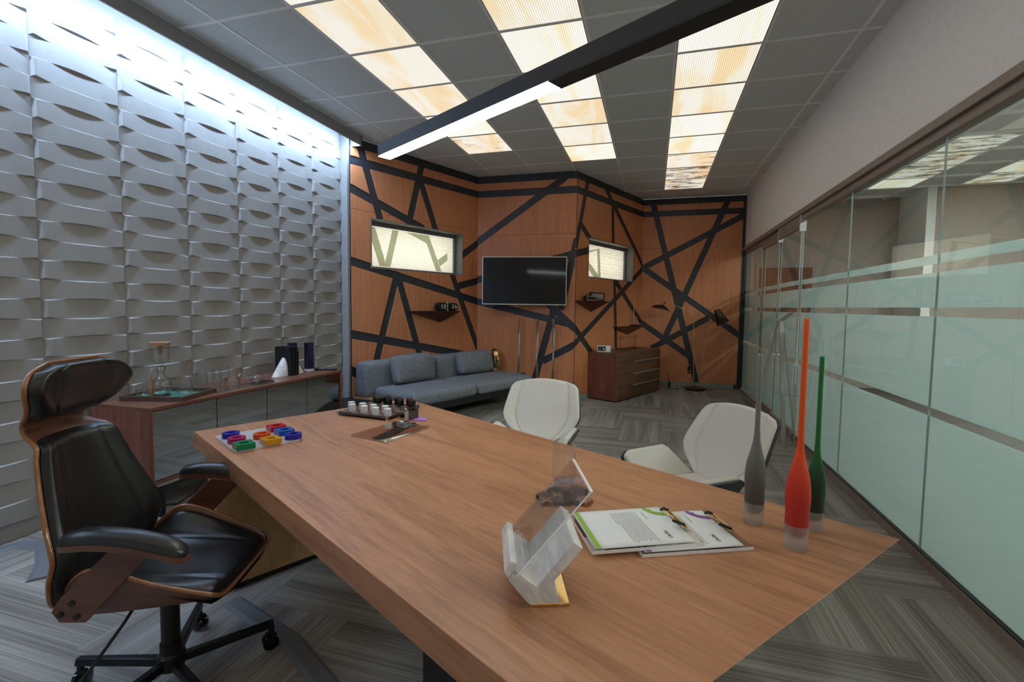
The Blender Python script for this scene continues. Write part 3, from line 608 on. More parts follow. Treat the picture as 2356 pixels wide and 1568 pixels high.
# windows: deep reveals, pleated blinds lit by the day, strips of film carrying the pattern on
FILM = {'A': [[(.257, 2.358), (.327, 2.357), (.474, 1.945), (.47, 1.877), (.394, 1.877), (.269, 2.224), (.258, 2.299)], [(.59, 2.356), (.684, 2.357), (.554, 1.874), (.47, 1.878), (.48, 1.94)], [(.808, 2.353), (1.193, 2.357), (1.221, 2.29), (1.427, 1.871), (1.327, 1.871), (1.154, 2.239), (1.134, 2.252)], [(1.355, 2.033), (1.536, 2.147), (1.537, 2.042), (1.397, 1.945)]],
        'C': [[(.861, 2.315), (.942, 2.327), (.996, 1.86), (.917, 1.861)], [(.50, 2.235), (.861, 2.315), (.862, 2.298), (.50, 2.20)], [(.50, 2.165), (.904, 1.914), (.917, 1.861), (.784, 1.861), (.50, 2.05)]]}
def window(num, wall, hole, key):
    wn = struct(empty('window_%d' % num, None, wall.location, wall.rotation_euler.z))
    x0, z0, x1, z1 = hole; D = .19; t = .012
    B().span((x0, -.012, z0 + t), (x0 + t, D, z1 - t)).build('reveal', 'reveal', wn); B().span((x1 - t, -.012, z0 + t), (x1, D, z1 - t)).build('reveal', 'reveal', wn)
    B().span((x0, -.012, z1 - t), (x1, D, z1)).build('reveal', 'reveal', wn); B().span((x0, -.012, z0), (x1, D, z0 + t)).build('window_sill', 'reveal', wn)
    xi, xj = x0 + t, x1 - t
    B().span((xi, .125, z1 - .062), (xj, .165, z1 - t)).build('head_rail', 'frame', wn, bevel=.003)
    B().span((xj - .035, .120, z0 + t), (xj, .175, z1 - .062)).build('window_frame', 'frame', wn, bevel=.003); B().span((xi, .120, z0 + t), (xi + .02, .175, z1 - .062)).build('window_frame', 'frame', wn, bevel=.003)
    B().span((xi + .02, .120, z0 + t), (xj - .035, .175, z0 + .036)).build('bottom_rail', 'frame', wn, bevel=.003)
    n = 26; zz0, zz1 = z0 + .036, z1 - .062; b = B()
    for i in range(n):
        za, zb = zz0 + (zz1 - zz0) * i / n, zz0 + (zz1 - zz0) * (i + 1) / n; zm = za + (zb - za) * .5
        b.add([(xi + .02, .158, za), (xj - .035, .158, za), (xj - .035, .146, zm), (xi + .02, .146, zm)], [(0, 1, 2, 3)]); b.add([(xi + .02, .146, zm), (xj - .035, .146, zm), (xj - .035, .158, zb), (xi + .02, .158, zb)], [(0, 1, 2, 3)])
    b.build('pleated_blind', 'blind', wn)
    for p in FILM[key]:
        q = [(max(x, xi + .021), min(max(z, zz0), zz1)) for x, z in p]
        f = B().prism(q, 0, .002).build('pattern_film', 'film', wn); f.location = (0, .142, 0); f.rotation_euler = (PI / 2, 0, 0)
    la = bpy.data.lights.new('daylight', 'AREA'); la.shape = 'RECTANGLE'; la.size = x1 - x0 - .1; la.size_y = z1 - z0 - .1; la.energy = DAY_W; la.color = (1, .96, .86)
    lo = bpy.data.objects.new('daylight', la); C.objects.link(lo); lo.parent = wn; lo.location = ((x0 + x1) / 2, .45, (z0 + z1) / 2); lo.rotation_euler = (-PI / 2, 0, 0)
window(1, wA, WA, 'A'); window(2, wC, WC, 'C')
# wall sockets
def socket(wall, x, z, label):
    d = Matrix.Rotation(wall.rotation_euler.z, 4, 'Z'); p = wall.location + (d @ Vector((x, -.0122, z)))
    t = thing('wall_socket', label, 'socket', p, wall.rotation_euler.z)
    B().span((-.04, -.006, -.06), (.04, 0, .06)).build('cover_plate', 'black', t, bevel=.002)
    for s in (-.026, .026):
        B().lathe([(.017, 0), (.016, .003)], 16, RT(0, -.006, s, PI / 2)).build('outlet', 'black', t, 40)
    return t
socket(wB, .745, .335, 'black double socket on the wood wall behind the right end of the sofa')
t = socket(wD, .878, .305, 'black double socket low on the wood wall behind the brass floor lamp')
B().box((0, -.02, -.026), (.035, .03, .03)).build('plug', 'grey', t, bevel=.004)
# ------------------------------------------------------------------ desk
def cat_rows(rows, n):
    """Catmull-Rom resampling of a list of tuples"""
    out = []; m = len(rows) - 1
    for i in range(n + 1):
        x = i / n * m; k = min(int(x), m - 1); t = x - k
        p0, p1, p2, p3 = rows[max(k - 1, 0)], rows[k], rows[k + 1], rows[min(k + 2, m)]
        out.append(tuple(.5 * (2 * b + (c - a) * t + (2 * a - 5 * b + 4 * c - d) * t * t + (3 * b - a - 3 * c + d) * t ** 3) for a, b, c, d in zip(p0, p1, p2, p3)))
    return out
DESK_A = math.atan2(-.4643, .8857)
desk = thing('desk', 'large knotty oak executive desk with mitred slanting end panel', 'desk', (-2.168, 1.745, 0), DESK_A)
top = [(0, 0), (2.398, 0), (2.634, 1.13), (0, 1.209)]; bot = [(-.083, 0), (2.29, 0), (2.52, 1.125), (-.083, 1.209)]
B().prism(bot, .67, .75, None, top).build('desktop', 'oak', desk, bevel=.002)
B().prism([(-.083, .67), (.03, .67), (.255, .035), (.150, .035)], -1.15, -.055, RT(rx=PI / 2)).build('end_panel', 'oakleg', desk, bevel=.002)
B().span((.175, .10, 0), (.235, 1.10, .036)).build('plinth', 'black', desk)
B().span((1.66, .20, 0), (2.0, .95, .669)).build('pedestal', 'blackmetal', desk, bevel=.003)
def on_desk(x, y, z=.75): return (x, y, z)
DW = Matrix.Translation((-2.168, 1.745, 0)) @ Matrix.Rotation(DESK_A, 4, 'Z')

# ------------------------------------------------------------------ executive chair
ch = thing('office_chair', 'black leather high-back office chair with bent plywood shell and headrest', 'chair', (-1.637, 1.206, 0), R_(22.3))
rows = cat_rows([(.425, -.213, .165, .0), (.454, -.223, .212, .015), (.53, -.235, .236, .04), (.602, -.242, .242, .066), (.68, -.263, .226, .062), (.78, -.290, .196, .052), (.88, -.315, .168, .047), (.928, -.325, .152, .045), (.958, -.345, .124, .012), (.98, -.354, .115, .006), (1.003, -.346, .128, .012), (1.045, -.328, .168, .04), (1.104, -.315, .206, .056), (1.14, -.309, .198, .048), (1.168, -.300, .166, .03), (1.188, -.290, .10, .01)], 80)
def surf(rw, off=0.):
    def f(u, v):
        z, x, hw, wg = rw[min(int(round(v * (len(rw) - 1))), len(rw) - 1)]; s = 2 * u - 1
        return (x + wg * s * s + off, s * hw, z)
    return f
B().grid(surf(rows), 20, len(rows) - 1).build('back_shell', 'ply', ch, 50, solid=.013)
# bright edge of the bent plywood
edge = [surf(rows)(1, i / 80) for i in range(81)]; edge2 = [surf(rows)(0, i / 80) for i in range(81)]
B().tube(edge2 + edge[::-1], .0066, 6).build('shell_edge', 'plyedge', ch, 60)
def pad(rw, inset, T, seam=None, nu=44, pw=.30):
    n = len(rw) - 1; b = B()
    def f(side):
        def g(u, v):
            z, x, hw, wg = rw[min(int(round(v * n)), n)]; s = 2 * u - 1; q = 2 * v - 1
            th = T * max(0., (1 - abs(s) ** 5) * (1 - abs(q) ** 7)) ** pw
            if seam: th -= .006 * math.exp(-((abs(s) - seam) / .03) ** 2) * (1 - q ** 8)
            return (x + wg * s * s + .008 + (th if side else 0), s * (hw - inset), z)
        return g
    b.grid(f(1), nu, n).grid(f(0), nu, n); return b
lo = [r for r in rows if .432 < r[0] < .948]; hi = [r for r in rows if 1.0 < r[0] < 1.186]
pad(lo, .006, .040, .62).build('back_cushion', 'leather', ch, 70, weld=True)
pad(hi, .005, .052, .60).build('headrest', 'leather', ch, 70, weld=True)
# seat: plywood tray with raised sides, leather pad
TE = cat_rows([(-.204, .176, .426), (-.165, .207, .505), (-.115, .228, .556), (-.07, .235, .572), (0., .236, .553), (.09, .229, .516), (.18, .217, .482), (.243, .203, .458)], 28)
def tray(u, v):
    x, wd, zt = TE[min(int(round(v * 28)), 28)]; s = 2 * u - 1; a = abs(s); sg = 1 if s > 0 else -1
    zb = .408 + .030 * v; k = max(0, (a - .6) / .4)
    return (x + .03 * (1 - a ** 4) * max(0, 2 * v - 1) ** 2, sg * (min(a, .6) / .6 * wd * .86 + k * wd * .14), zb + (zt - zb) * k ** 1.2)
B().grid(tray, 40, 28).build('seat_shell', 'ply', ch, 50, solid=.012)
tedge = [tray(0, i / 28) for i in range(29)] + [tray(i / 40, 1) for i in range(1, 40)] + [tray(1, 1 - i / 28) for i in range(29)]
B().tube(tedge, .0068, 6).build('seat_edge', 'plyedge', ch, 60)
sp = B()
SR = [r for r in TE if r[0] > -.175]
def seatf(side):
    def g(u, v):
        x, wd, zt = SR[min(int(round(v * (len(SR) - 1))), len(SR) - 1)]; s = 2 * u - 1; q = 2 * v - 1; a = abs(s)
        e = max(0., (1 - a ** 8) * (1 - abs(q) ** 12)) ** .3
        rim = zt - .004; mid = .452 - .016 * max(0, q) ** 3
        base = mid + (rim - .018 - mid) * max(0, (a - .25) / .75) ** 2.0
        if v > .9: base = min(base, .452)
        dd = .006 * math.exp(-((a - .60) / .03) ** 2)
        return (x + .035 * (1 - a ** 4) * max(0, q) ** 2, s * (wd - .007), base + ((.026 * e - dd * e) if side else -.014))
    return g
sp.grid(seatf(1), 44, len(SR) - 1).grid(seatf(0), 44, len(SR) - 1).build('seat_cushion', 'leather', ch, 70, weld=True)
for sg in (-1, 1):
    y0 = sg * .285
    path = cat_rows([(-.115, .686), (-.04, .694), (.06, .686), (.15, .664), (.228, .634)], 20)
    def armf(z_off, hw, th, taper=.25):
        b = B(); n = len(path) - 1; rings = []
        for i, (x, z) in enumerate(path):
            e = max(.12, (1 - abs(2 * i / n - 1) ** 6)) ** .5; w_ = hw * e
            ring = [(x, y0 + w_ * math.cos(a), z + z_off + th * max(0, math.sin(a)) ** .6 * e) for a in [PI * k / 10 for k in range(11)]]
            rings.append(ring)
        k = len(rings[0]); vs = [p for r in rings for p in r]; fs = [(i * k + j, i * k + (j + 1) % k, (i + 1) * k + (j + 1) % k, (i + 1) * k + j) for i in range(n) for j in range(k)]
        fs += [tuple(range(k)), tuple(n * k + j for j in range(k))]; return b.add(vs, fs)
    arm = armf(0, .034, .034).build('armrest', 'leather', ch, 50)
    pl = B(); n = len(path) - 1
    for i in range(n):
        (xa, za), (xb, zb) = path[i], path[i + 1]; wa = .037 * max(.15, 1 - abs(2 * i / n - 1) ** 6) ** .5; wb = .037 * max(.15, 1 - abs(2 * (i + 1) / n - 1) ** 6) ** .5
        pl.add([(xa, y0 - wa, za - .018), (xa, y0 + wa, za - .018), (xb, y0 + wb, zb - .018), (xb, y0 - wb, zb - .018), (xa, y0 - wa, za - .001), (xa, y0 + wa, za - .001), (xb, y0 + wb, zb - .001), (xb, y0 - wb, zb - .001)], [(3, 2, 1, 0), (4, 5, 6, 7), (0, 1, 5, 4), (1, 2, 6, 5), (2, 3, 7, 6), (3, 0, 4, 7)])
    pl.build('arm_board', 'ply', arm, 40)
    ys = sg * .252
    poly = [(-.150, .428), (-.080, .424), (.135, .660), (.025, .676), (-.145, .505), (-.172, .462)]
    sup = B().prism(poly, -.008, .008, RT(0, ys, 0, PI / 2)).build('arm_support', 'ply', ch, bevel=.003)
    for bx, bz in ((-.145, .455), (-.100, .447), (-.112, .488)):
        B().cyl((bx, ys + sg * .008, bz), (bx, ys + sg * .013, bz), .0085, n=14).build('bolt', 'black', sup, 40)
B().box((-.01, 0, .385), (.22, .16, .05)).build('mechanism', 'black', ch, bevel=.01)
B().lathe([(.029, .16), (.029, .37), (.024, .37), (.024, .40)], 20).build('gas_column', 'black', ch, 40)
B().lathe([(.030, .070), (.040, .075), (.043, .10), (.043, .125), (.034, .135), (.034, .17)], 20).build('hub', 'black', ch, 40)
for k in range(5):
    a = R_(31.4 + 72 * k); ca, sa = math.cos(a), math.sin(a); T = RT(rz=a)
    lg = B().prism([(.03, -.019), (.318, -.013), (.335, -.013), (.335, .013), (.318, .013), (.03, .019)], .086, .112, T, [(.03, -.014), (.318, -.010), (.330, -.010), (.330, .010), (.318, .010), (.03, .014)]).build('star_leg', 'blackmetal', ch, bevel=.003)
    cs = B().cyl((.322, 0, .045), (.322, 0, .09), .011, T=T).box((.315, 0, .052), (.026, .014, .03), T).build('caster', 'black', lg, 40)
    th = a + .9 * k
    for sd in (-1, 1):
        Tw = Matrix.Translation((.318 * ca, .318 * sa, .0295)) @ Matrix.Rotation(th, 4, 'Z') @ Matrix.Rotation(PI / 2, 4, 'X')
        B().lathe([(.010, sd * .022), (.022, sd * .022), (.0285, sd * .020), (.0285, sd * .009), (.022, sd * .008), (.010, sd * .008)], 20, Tw).build('wheel', 'blackgloss', lg, 40)
lev = B().tube([(-.03, -.13, .385), (-.035, -.165, .36), (-.10, -.215, .25), (-.17, -.255, .15)], .005, 8)
lev.add([(-.165, -.262, .162), (-.172, -.243, .155), (-.262, -.292, .060), (-.250, -.318, .064), (-.163, -.259, .157), (-.168, -.245, .150), (-.258, -.294, .055), (-.248, -.315, .058)], [(0, 1, 2, 3), (7, 6, 5, 4), (0, 4, 5, 1), (1, 5, 6, 2), (2, 6, 7, 3), (3, 7, 4, 0)]).build('tilt_lever', 'black', ch, 40)
B().tube([(.05, .10, .385), (.07, .17, .36), (.085, .20, .345)], [.006, .006, .012], 8).build('height_lever', 'black', ch, 40)

# ------------------------------------------------------------------ cream visitor chairs
def poly_panel(pts, th, outward, name, mt, parent, bev):
    """a flat or slightly folded polygon in space given thickness towards `outward`"""
    n = len(pts); o = Vector(outward).normalized() * th; pts = [Vector(p) for p in pts]
    b = B().add([tuple(p) for p in pts] + [tuple(p + o) for p in pts], [tuple(range(n)), tuple(range(2 * n - 1, n - 1, -1))] + [(i, n + i, n + (i + 1) % n, (i + 1) % n) for i in range(n)])
    return b.build(name, mt, parent, 45, bevel=bev, seg=4)
def visitor_chair(label, loc, rz):
    t = thing('visitor_chair', label, 'chair', loc, rz, 'cream visitor chairs')
    rw = cat_rows([(.452, -.122, .125, .0), (.49, -.143, .178, .012), (.55, -.178, .247, .036), (.603, -.205, .276, .048), (.645, -.225, .277, .048), (.70, -.252, .269, .04), (.76, -.285, .259, .033), (.80, -.310, .248, .026), (.825, -.324, .222, .02)], 42)
    n = len(rw) - 1
    def gf(off, grow, topc):
        def g(u, v):
            z, x, hw, wg = rw[min(int(round(v * n)), n)]; s = 2 * u - 1; hw += grow
            k = max(0, (abs(s) - .70) / .30); z2 = z + topc * v ** 3 * (1 - s * s)
            dp = .007 * math.exp(-((abs(s) - .70) / .022) ** 2) * (off > -.01)
            e = max(0., (1 - abs(s) ** 8) * (1 - abs(2 * v - 1) ** 14)) ** .3 if off > -.01 else 1
            return (x + wg * k ** 1.1 + off * e - dp, s * hw, z2 - .0)
        return g
    B().grid(gf(.026, 0, .032), 60, n).grid(gf(0, 0, .032), 60, n).build('backrest', 'white_leather', t, 60, weld=True)
    B().grid(gf(-.012, .004, .028), 30, n).build('back_shell', 'shell', t, 60, solid=.012)
    poly_panel([(-.135, -.125, .462), (.245, -.195, .446), (.268, -.16, .438), (.268, .16, .438), (.245, .195, .446), (-.135, .125, .462)], .045, (0, 0, -1), 'seat', 'white_leather', t, .014)
    poly_panel([(-.15, -.135, .414), (.245, -.20, .398), (.265, -.16, .392), (.265, .16, .392), (.245, .20, .398), (-.15, .135, .414)], .016, (0, 0, -1), 'seat_shell', 'shell', t, .004)
    for sg in (-1, 1):
        P = [(-.115, sg * .124, .452), (.235, sg * .190, .428), (.278, sg * .243, .560), (.245, sg * .250, .590), (.0, sg * .264, .596), (-.028, sg * .256, .580)]
        a = poly_panel(P, .032, (0, sg * 1., -.40), 'arm', 'white_leather', t, .013)
        P2 = [(q[0] + (.004 if q[0] > 0 else -.004), q[1] + sg * .034, q[2] - .013) for q in P]
        poly_panel(P2, .012, (0, sg * 1., -.40), 'arm_shell', 'shell', a, .003)
    B().lathe([(.03, .03), (.03, .36), (.05, .385)], 16).build('column', 'steel', t, 40)
    for k in range(4):
        B().prism([(.0, -.02), (.30, -.012), (.30, .012), (0, .02)], .004, .03, RT(rz=PI / 4 + k * PI / 2)).build('star_leg', 'steel', t, bevel=.004)
    return t
visitor_chair('cream leather tub chair with charcoal shell, nearer the grey sofa', (-.751, 3.034, 0), R_(-90))
visitor_chair('cream leather tub chair behind the three tall vases, turned half away', (.241, 2.609, 0), R_(217))

# ------------------------------------------------------------------ sideboard
SX0, SX1, SY0, SY1, ST_ = -3.475, -2.97, 2.10, 3.95, .73
sb = thing('sideboard', 'long low walnut sideboard with smoked mirror doors under the relief wall', 'sideboard', (SX0, SY0, 0))
Wd, Ln = SX1 - SX0, SY1 - SY0
B().span((0, 0, ST_ - .022), (Wd, Ln, ST_)).build('worktop', 'walnut', sb, bevel=.0015)
B().span((0, 0, .235), (Wd, .022, ST_ - .022)).build('side_panel', 'walnut_v', sb, bevel=.0015)
B().span((0, Ln - .022, .235), (Wd, Ln, ST_ - .022)).build('side_panel', 'walnut_v', sb, bevel=.0015)
B().span((0, .022, .235), (Wd, Ln - .022, .257)).build('bottom_panel', 'walnut', sb, bevel=.0015)
B().span((0, .022, .257), (.012, Ln - .022, ST_ - .022)).build('back_panel', 'walnut_v', sb)
dw = (Ln - .044) / 4
for k in range(4):
    B().span((Wd - .028, .024 + k * dw, .262), (Wd - .010, .020 + (k + 1) * dw, ST_ - .027)).build('door', 'mirror_black', sb, bevel=.001)
B().span((.03, .06, .212), (Wd - .02, Ln - .06, .235)).build('underframe', 'alu', sb)
for y in (.10, Ln - .10):
    for x in (.06, Wd - .06):
        B().span((x - .016, y - .016, 0), (x + .016, y + .016, .212)).build('leg', 'blackmetal', sb, bevel=.002)
cb = tag(B().tube([(-3.05, 2.42, .21), (-3.03, 2.50, .14), (-3.06, 2.46, .06), (-3.10, 2.36, .008), (-3.2, 2.30, .006)], .005, 8).build('power_cable', 'black', None, 40), 'black cable looping down below the near end of the sideboard', 'cable')

# ------------------------------------------------------------------ sofa with its side platform
AA = math.atan2(A1.y - A0.y, A1.x - A0.x)
sofa = thing('sofa', 'low grey fabric two-seat sofa on a dark platform frame', 'sofa', (A0.x, A0.y, 0), AA)
B().span((-.06, -.985, .20), (2.12, -.06, .285)).build('frame', 'black', sofa, bevel=.006)
for x in (.10, 2.0):
    for d in (-.20, -.88): B().span((x - .02, d - .02, 0), (x + .02, d + .02, .2)).build('leg', 'blackmetal', sofa, bevel=.003)
B().rbox((.44, -.175, .50), (1.08, .22, .43), .055, (.0, .012, .01)).build('back_block', 'sofa', sofa, 80, weld=True)
B().rbox((1.42, -.175, .50), (.86, .22, .42), .055, (.0, .012, .01)).build('back_block', 'sofa', sofa, 80, weld=True)
B().rbox((.52, -.645, .352), (1.00, .74, .145), .055, (.01, .015, .022), 14).build('seat_cushion', 'sofa', sofa, 80, weld=True)
B().rbox((1.575, -.66, .350), (1.08, .72, .145), .055, (.01, .015, .022), 14).build('seat_cushion', 'sofa', sofa, 80, weld=True)
plat = [(-.38, -.05), (-.62, -.37), (-.62, -.985), (-.065, -.985), (-.065, -.05)]
B().prism(plat, .20, .30).build('side_platform', 'black', sofa, bevel=.004)
B().span((-.50, -.88, 0), (-.46, -.84, .2)).build('leg', 'blackmetal', sofa, bevel=.003)
def pillow(label, x, w, h, tilt, yaw=0):
    o = B().rbox((0, 0, 0), (w, .13, h), .05, (.012, .04, .008), 14).build('throw_pillow', 'sofa', None, 80, weld=True)
    o.matrix_world = Matrix.Translation((A0.x, A0.y, 0)) @ Matrix.Rotation(AA, 4, 'Z') @ Matrix.Translation((x, -.375, .445 + h / 2)) @ Matrix.Rotation(yaw, 4, 'Z') @ Matrix.Rotation(tilt, 4, 'X')
    sm = B().tube([(-w / 2 + .03, 0, h / 2 + .004), (0, 0, h / 2 + .022), (w / 2 - .03, 0, h / 2 + .004)], .004, 6).build('piping', 'sofa', o, 60)
    return tag(o, label, 'cushion', 'grey throw pillows')
pillow('grey throw pillow at the left end of the sofa, nearest the relief wall', .51, .60, .33, R_(-14), R_(3))
pillow('grey throw pillow on the right seat, beside the gold head', 1.60, .62, .30, R_(-15), R_(-4))
WAm = Matrix.Translation((A0.x, A0.y, 0)) @ Matrix.Rotation(AA, 4, 'Z')
p = WAm @ Vector((-.335, -.60, .30))
tv_ = thing('wood_trivet', 'wavy pale wood trivet lying on the dark platform left of the sofa', 'trivet', (-3.17, 4.66, .300), R_(-8))
for i in range(5):
    for j in range(4):
        s = B(); wv = [(-.028, -.012), (-.014, -.02), (0, -.014), (.014, -.02), (.028, -.012), (.028, .014), (.014, .008), (0, .014), (-.014, .008), (-.028, .014)]
        s.prism(wv, 0, .010); o = s.build('wood_link', 'cork', tv_, bevel=.001); o.location = ((i - 2) * .053 + (j % 2) * .010, (j - 1.5) * .036, 0)

# ------------------------------------------------------------------ gold head, twisted rods, television, shelves
p = WAm @ Vector((2.03, -.37, .2855))
gh = thing('gold_head', 'polished gold faceted head sculpture in the corner behind the sofa', 'sculpture', p, R_(-50))
B().lathe([(.055, 0), (.065, .05), (.055, .13), (.05, .20)], 7).build('neck', 'gold', gh)
B().lathe([(.05, .185), (.085, .21), (.10, .30), (.098, .38), (.085, .435), (.05, .472), (.01, .482)], 9, Matrix.Diagonal((1.15, .85, 1, 1))).build('skull', 'gold', gh)
B().add([(.09, -.02, .40), (.09, .02, .40), (.132, .012, .31), (.132, -.012, .31), (.105, -.03, .22), (.105, .03, .22), (.07, -.05, .19), (.07, .05, .19), (.06, -.07, .38), (.06, .07, .38)], [(0, 1, 2, 3), (3, 2, 5, 4), (4, 5, 7, 6), (0, 3, 4), (0, 4, 8), (8, 4, 6), (1, 5, 2), (1, 9, 5), (9, 7, 5), (8, 0, 1, 9), (6, 7, 9, 8)]).build('face', 'gold', gh)
for k, (x, lab) in enumerate(((-1.888, 'leftmost'), (-1.612, 'middle'), (-1.369, 'rightmost'))):
    b = B(); n = 40; vs = []; fs = []; H_ = 1.213
    for i in range(n + 1):
        t = i / n; a = R_(45) + PI * .95 * t; s = .0125
        for q in range(4): vs.append((s * 1.414 * math.cos(a + q * PI / 2), s * 1.414 * math.sin(a + q * PI / 2), .02 + (H_ - .02) * t))
    for i in range(n):
        for q in range(4): fs.append((4 * i + q, 4 * i + (q + 1) % 4, 4 * i + 4 + (q + 1) % 4, 4 * i + 4 + q))
    fs += [(3, 2, 1, 0), tuple(4 * n + q for q in range(4))]
    t = thing('twisted_rod', '%s of the three twisted steel rods standing under the television' % lab, 'sculpture', (x, 6.585, 0), 0, 'twisted steel rods')
    b.add(vs, fs).build('rod', 'steel', t); B().lathe([(.06, 0), (.06, .018), (.05, .02)], 20).build('foot', 'blackmetal', t, 40)
TL, TR_ = Vector((-2.401, 6.40, 0)), Vector((-1.195, 6.60, 0)); dv = TR_ - TL
tvt = thing('television', 'black flat television in a thin silver bezel on the wood wall', 'television', ((TL.x + TR_.x) / 2, (TL.y + TR_.y) / 2, 1.755), math.atan2(dv.y, dv.x))
w2, h2 = dv.length / 2, .346
B().span((-w2 + .02, .0, -h2 + .02), (w2 - .02, .035, h2 - .02)).build('casing', 'black', tvt, bevel=.004)
B().span((-w2 + .012, -.004, -h2 + .014), (w2 - .012, 0, h2 - .012)).build('screen', 'screen', tvt)
fr = B(); e = .012
for a, b in (((-w2, -h2), (w2, -h2 + e + .002)), ((-w2, h2 - e), (w2, h2)), ((-w2, -h2), (-w2 + e, h2)), ((w2 - e, -h2), (w2, h2))): fr.span((a[0], -.008, a[1]), (b[0], .02, b[1]))
fr.build('bezel', 'silver', tvt)
B().box((.15, .06, 0), (.30, .055, .22)).build('wall_bracket', 'black', tvt)
def wall_pt(wall, x, y, z): return wall.location + (Matrix.Rotation(wall.rotation_euler.z, 4, 'Z') @ Vector((x, y, z)))
def wedge_shelf(label, wall, x0, x1, xa, z, za, dep):
    t = thing('wall_shelf', label, 'shelf', wall_pt(wall, (x0 + x1) / 2, -.0122, z), wall.rotation_euler.z, 'pointed walnut wall shelves')
    h = (x1 - x0) / 2; xm = xa - (x0 + x1) / 2
    V = [(-h, 0, 0), (h, 0, 0), (h * .9, -dep, 0), (-h * .9, -dep, 0), (xm, 0, za - z), (-h, 0, -.004), (h, 0, -.004), (h * .9, -dep, -.004), (-h * .9, -dep, -.004)]
    B().add(V[:4] + V[5:9], [(0, 1, 2, 3), (3, 2, 6, 7), (0, 3, 7, 4), (1, 5, 6, 2), (4, 7, 6, 5), (0, 4, 5, 1)]).build('shelf_top', 'shelf', t)
    B().add([V[5], V[6], V[7], V[8], V[4]], [(0, 1, 2, 3), (0, 3, 4), (3, 2, 4), (2, 1, 4), (0, 4, 1)]).build('wedge', 'shelf', t)
    return t
wedge_shelf('pointed walnut shelf holding the flip clock, above the sofa', wA, .69, 1.58, 1.27, 1.309, 1.148, .13)
wedge_shelf('pointed walnut shelf holding a small radio and picture frame, right of the television', wC, -.02, .86, .46, 1.482, 1.316, .12)
wedge_shelf('pointed walnut shelf holding reed diffuser glasses, low above the walnut chest', wC, 1.16, 2.19, 1.70, 1.073, .918, .12)
ck = thing('flip_clock', 'black flip clock showing 10 36 on the shelf above the sofa', 'clock', wall_pt(wA, 1.315, -.085, 1.3095), wA.rotation_euler.z)
for s in (-1, 1):
    B().lathe([(.052, -.068), (.056, -.062), (.056, .062), (.052, .068)], 24, RT(s * .100, 0, .058, 0, PI / 2)).build('drum', 'black', ck, 40)
    B().span((s * .100 - .066, -.058, .015), (s * .100 + .066, -.0535, .103)).build('flap', 'black', ck, bevel=.001)
[text('digit', c_, .085, 'digit', ck, (x_, -.0585, .058), (PI / 2, 0, 0)) for c_, x_ in (('1', -.125), ('0', -.075), ('3', .075), ('6', .130))]
B().span((-.022, -.030, .0), (.022, .03, .122)).build('stand', 'steel', ck, bevel=.004)
B().span((-.07, -.02, .112), (.07, .02, .122)).build('handle', 'steel', ck, bevel=.004)
B().cyl((-.168, 0, .058), (-.188, 0, .058), .03, n=20).build('knob', 'black', ck, 40)
rd = thing('desk_radio', 'small black radio with a pale rimmed front on the shelf right of the television', 'radio', wall_pt(wC, .29, -.088, 1.4825), wC.rotation_euler.z)
B().span((-.14, -.03, 0), (.14, .03, .072)).build('body', 'black', rd, bevel=.004)
B().span((-.135, -.034, .004), (.135, -.031, .068)).build('rim', 'silver', rd); B().span((-.122, -.036, .014), (.122, -.0345, .058)).build('grille', 'black', rd)
pf = thing('picture_frame', 'small black framed photograph leaning on the wall behind the radio', 'picture', wall_pt(wC, .58, -.045, 1.4825), wC.rotation_euler.z)
f = B()
for a, b in (((-.215, 0), (.215, .016)), ((-.215, .114), (.215, .13)), ((-.215, .016), (-.19, .114)), ((.19, .016), (.215, .114))): f.span((a[0], -.008, a[1]), (b[0], .008, b[1]))
f.build('frame', 'black', pf); B().span((-.19, -.002, .016), (.19, .006, .114)).build('picture', 'beige', pf)
B().prism([(-.188, .017), (.188, .017), (.188, .05), (.08, .045), (-.02, .062), (-.12, .04), (-.188, .055)], .0025, .004, RT(rx=PI / 2)).build('picture_hills', 'grey', pf)
rdf = thing('reed_diffuser', 'clear glass diffuser bottles with reeds on a black dish on the low shelf', 'diffuser', wall_pt(wC, 1.86, -.07, 1.0735), wC.rotation_euler.z)
B().lathe([(.12, 0), (.13, .012), (.12, .018)], 24, Matrix.Diagonal((1.2, .45, 1, 1))).build('dish', 'black', rdf, 40)
for x, h, r in ((-.06, .27, .022), (.0, .19, .020), (.05, .17, .022)):
    B().lathe([(r, .018), (r, h * .8), (r * .7, h * .9), (r * .6, h)], 14, RT(x, 0, 0)).build('bottle', 'glass', rdf, 40)
for k in range(5): B().cyl((-.06, 0, .06), (-.06 + .012 * (k - 2), .006 * (k % 3 - 1), .47 - .01 * (k % 2)), .0018, n=6).build('reed', 'white', rdf)

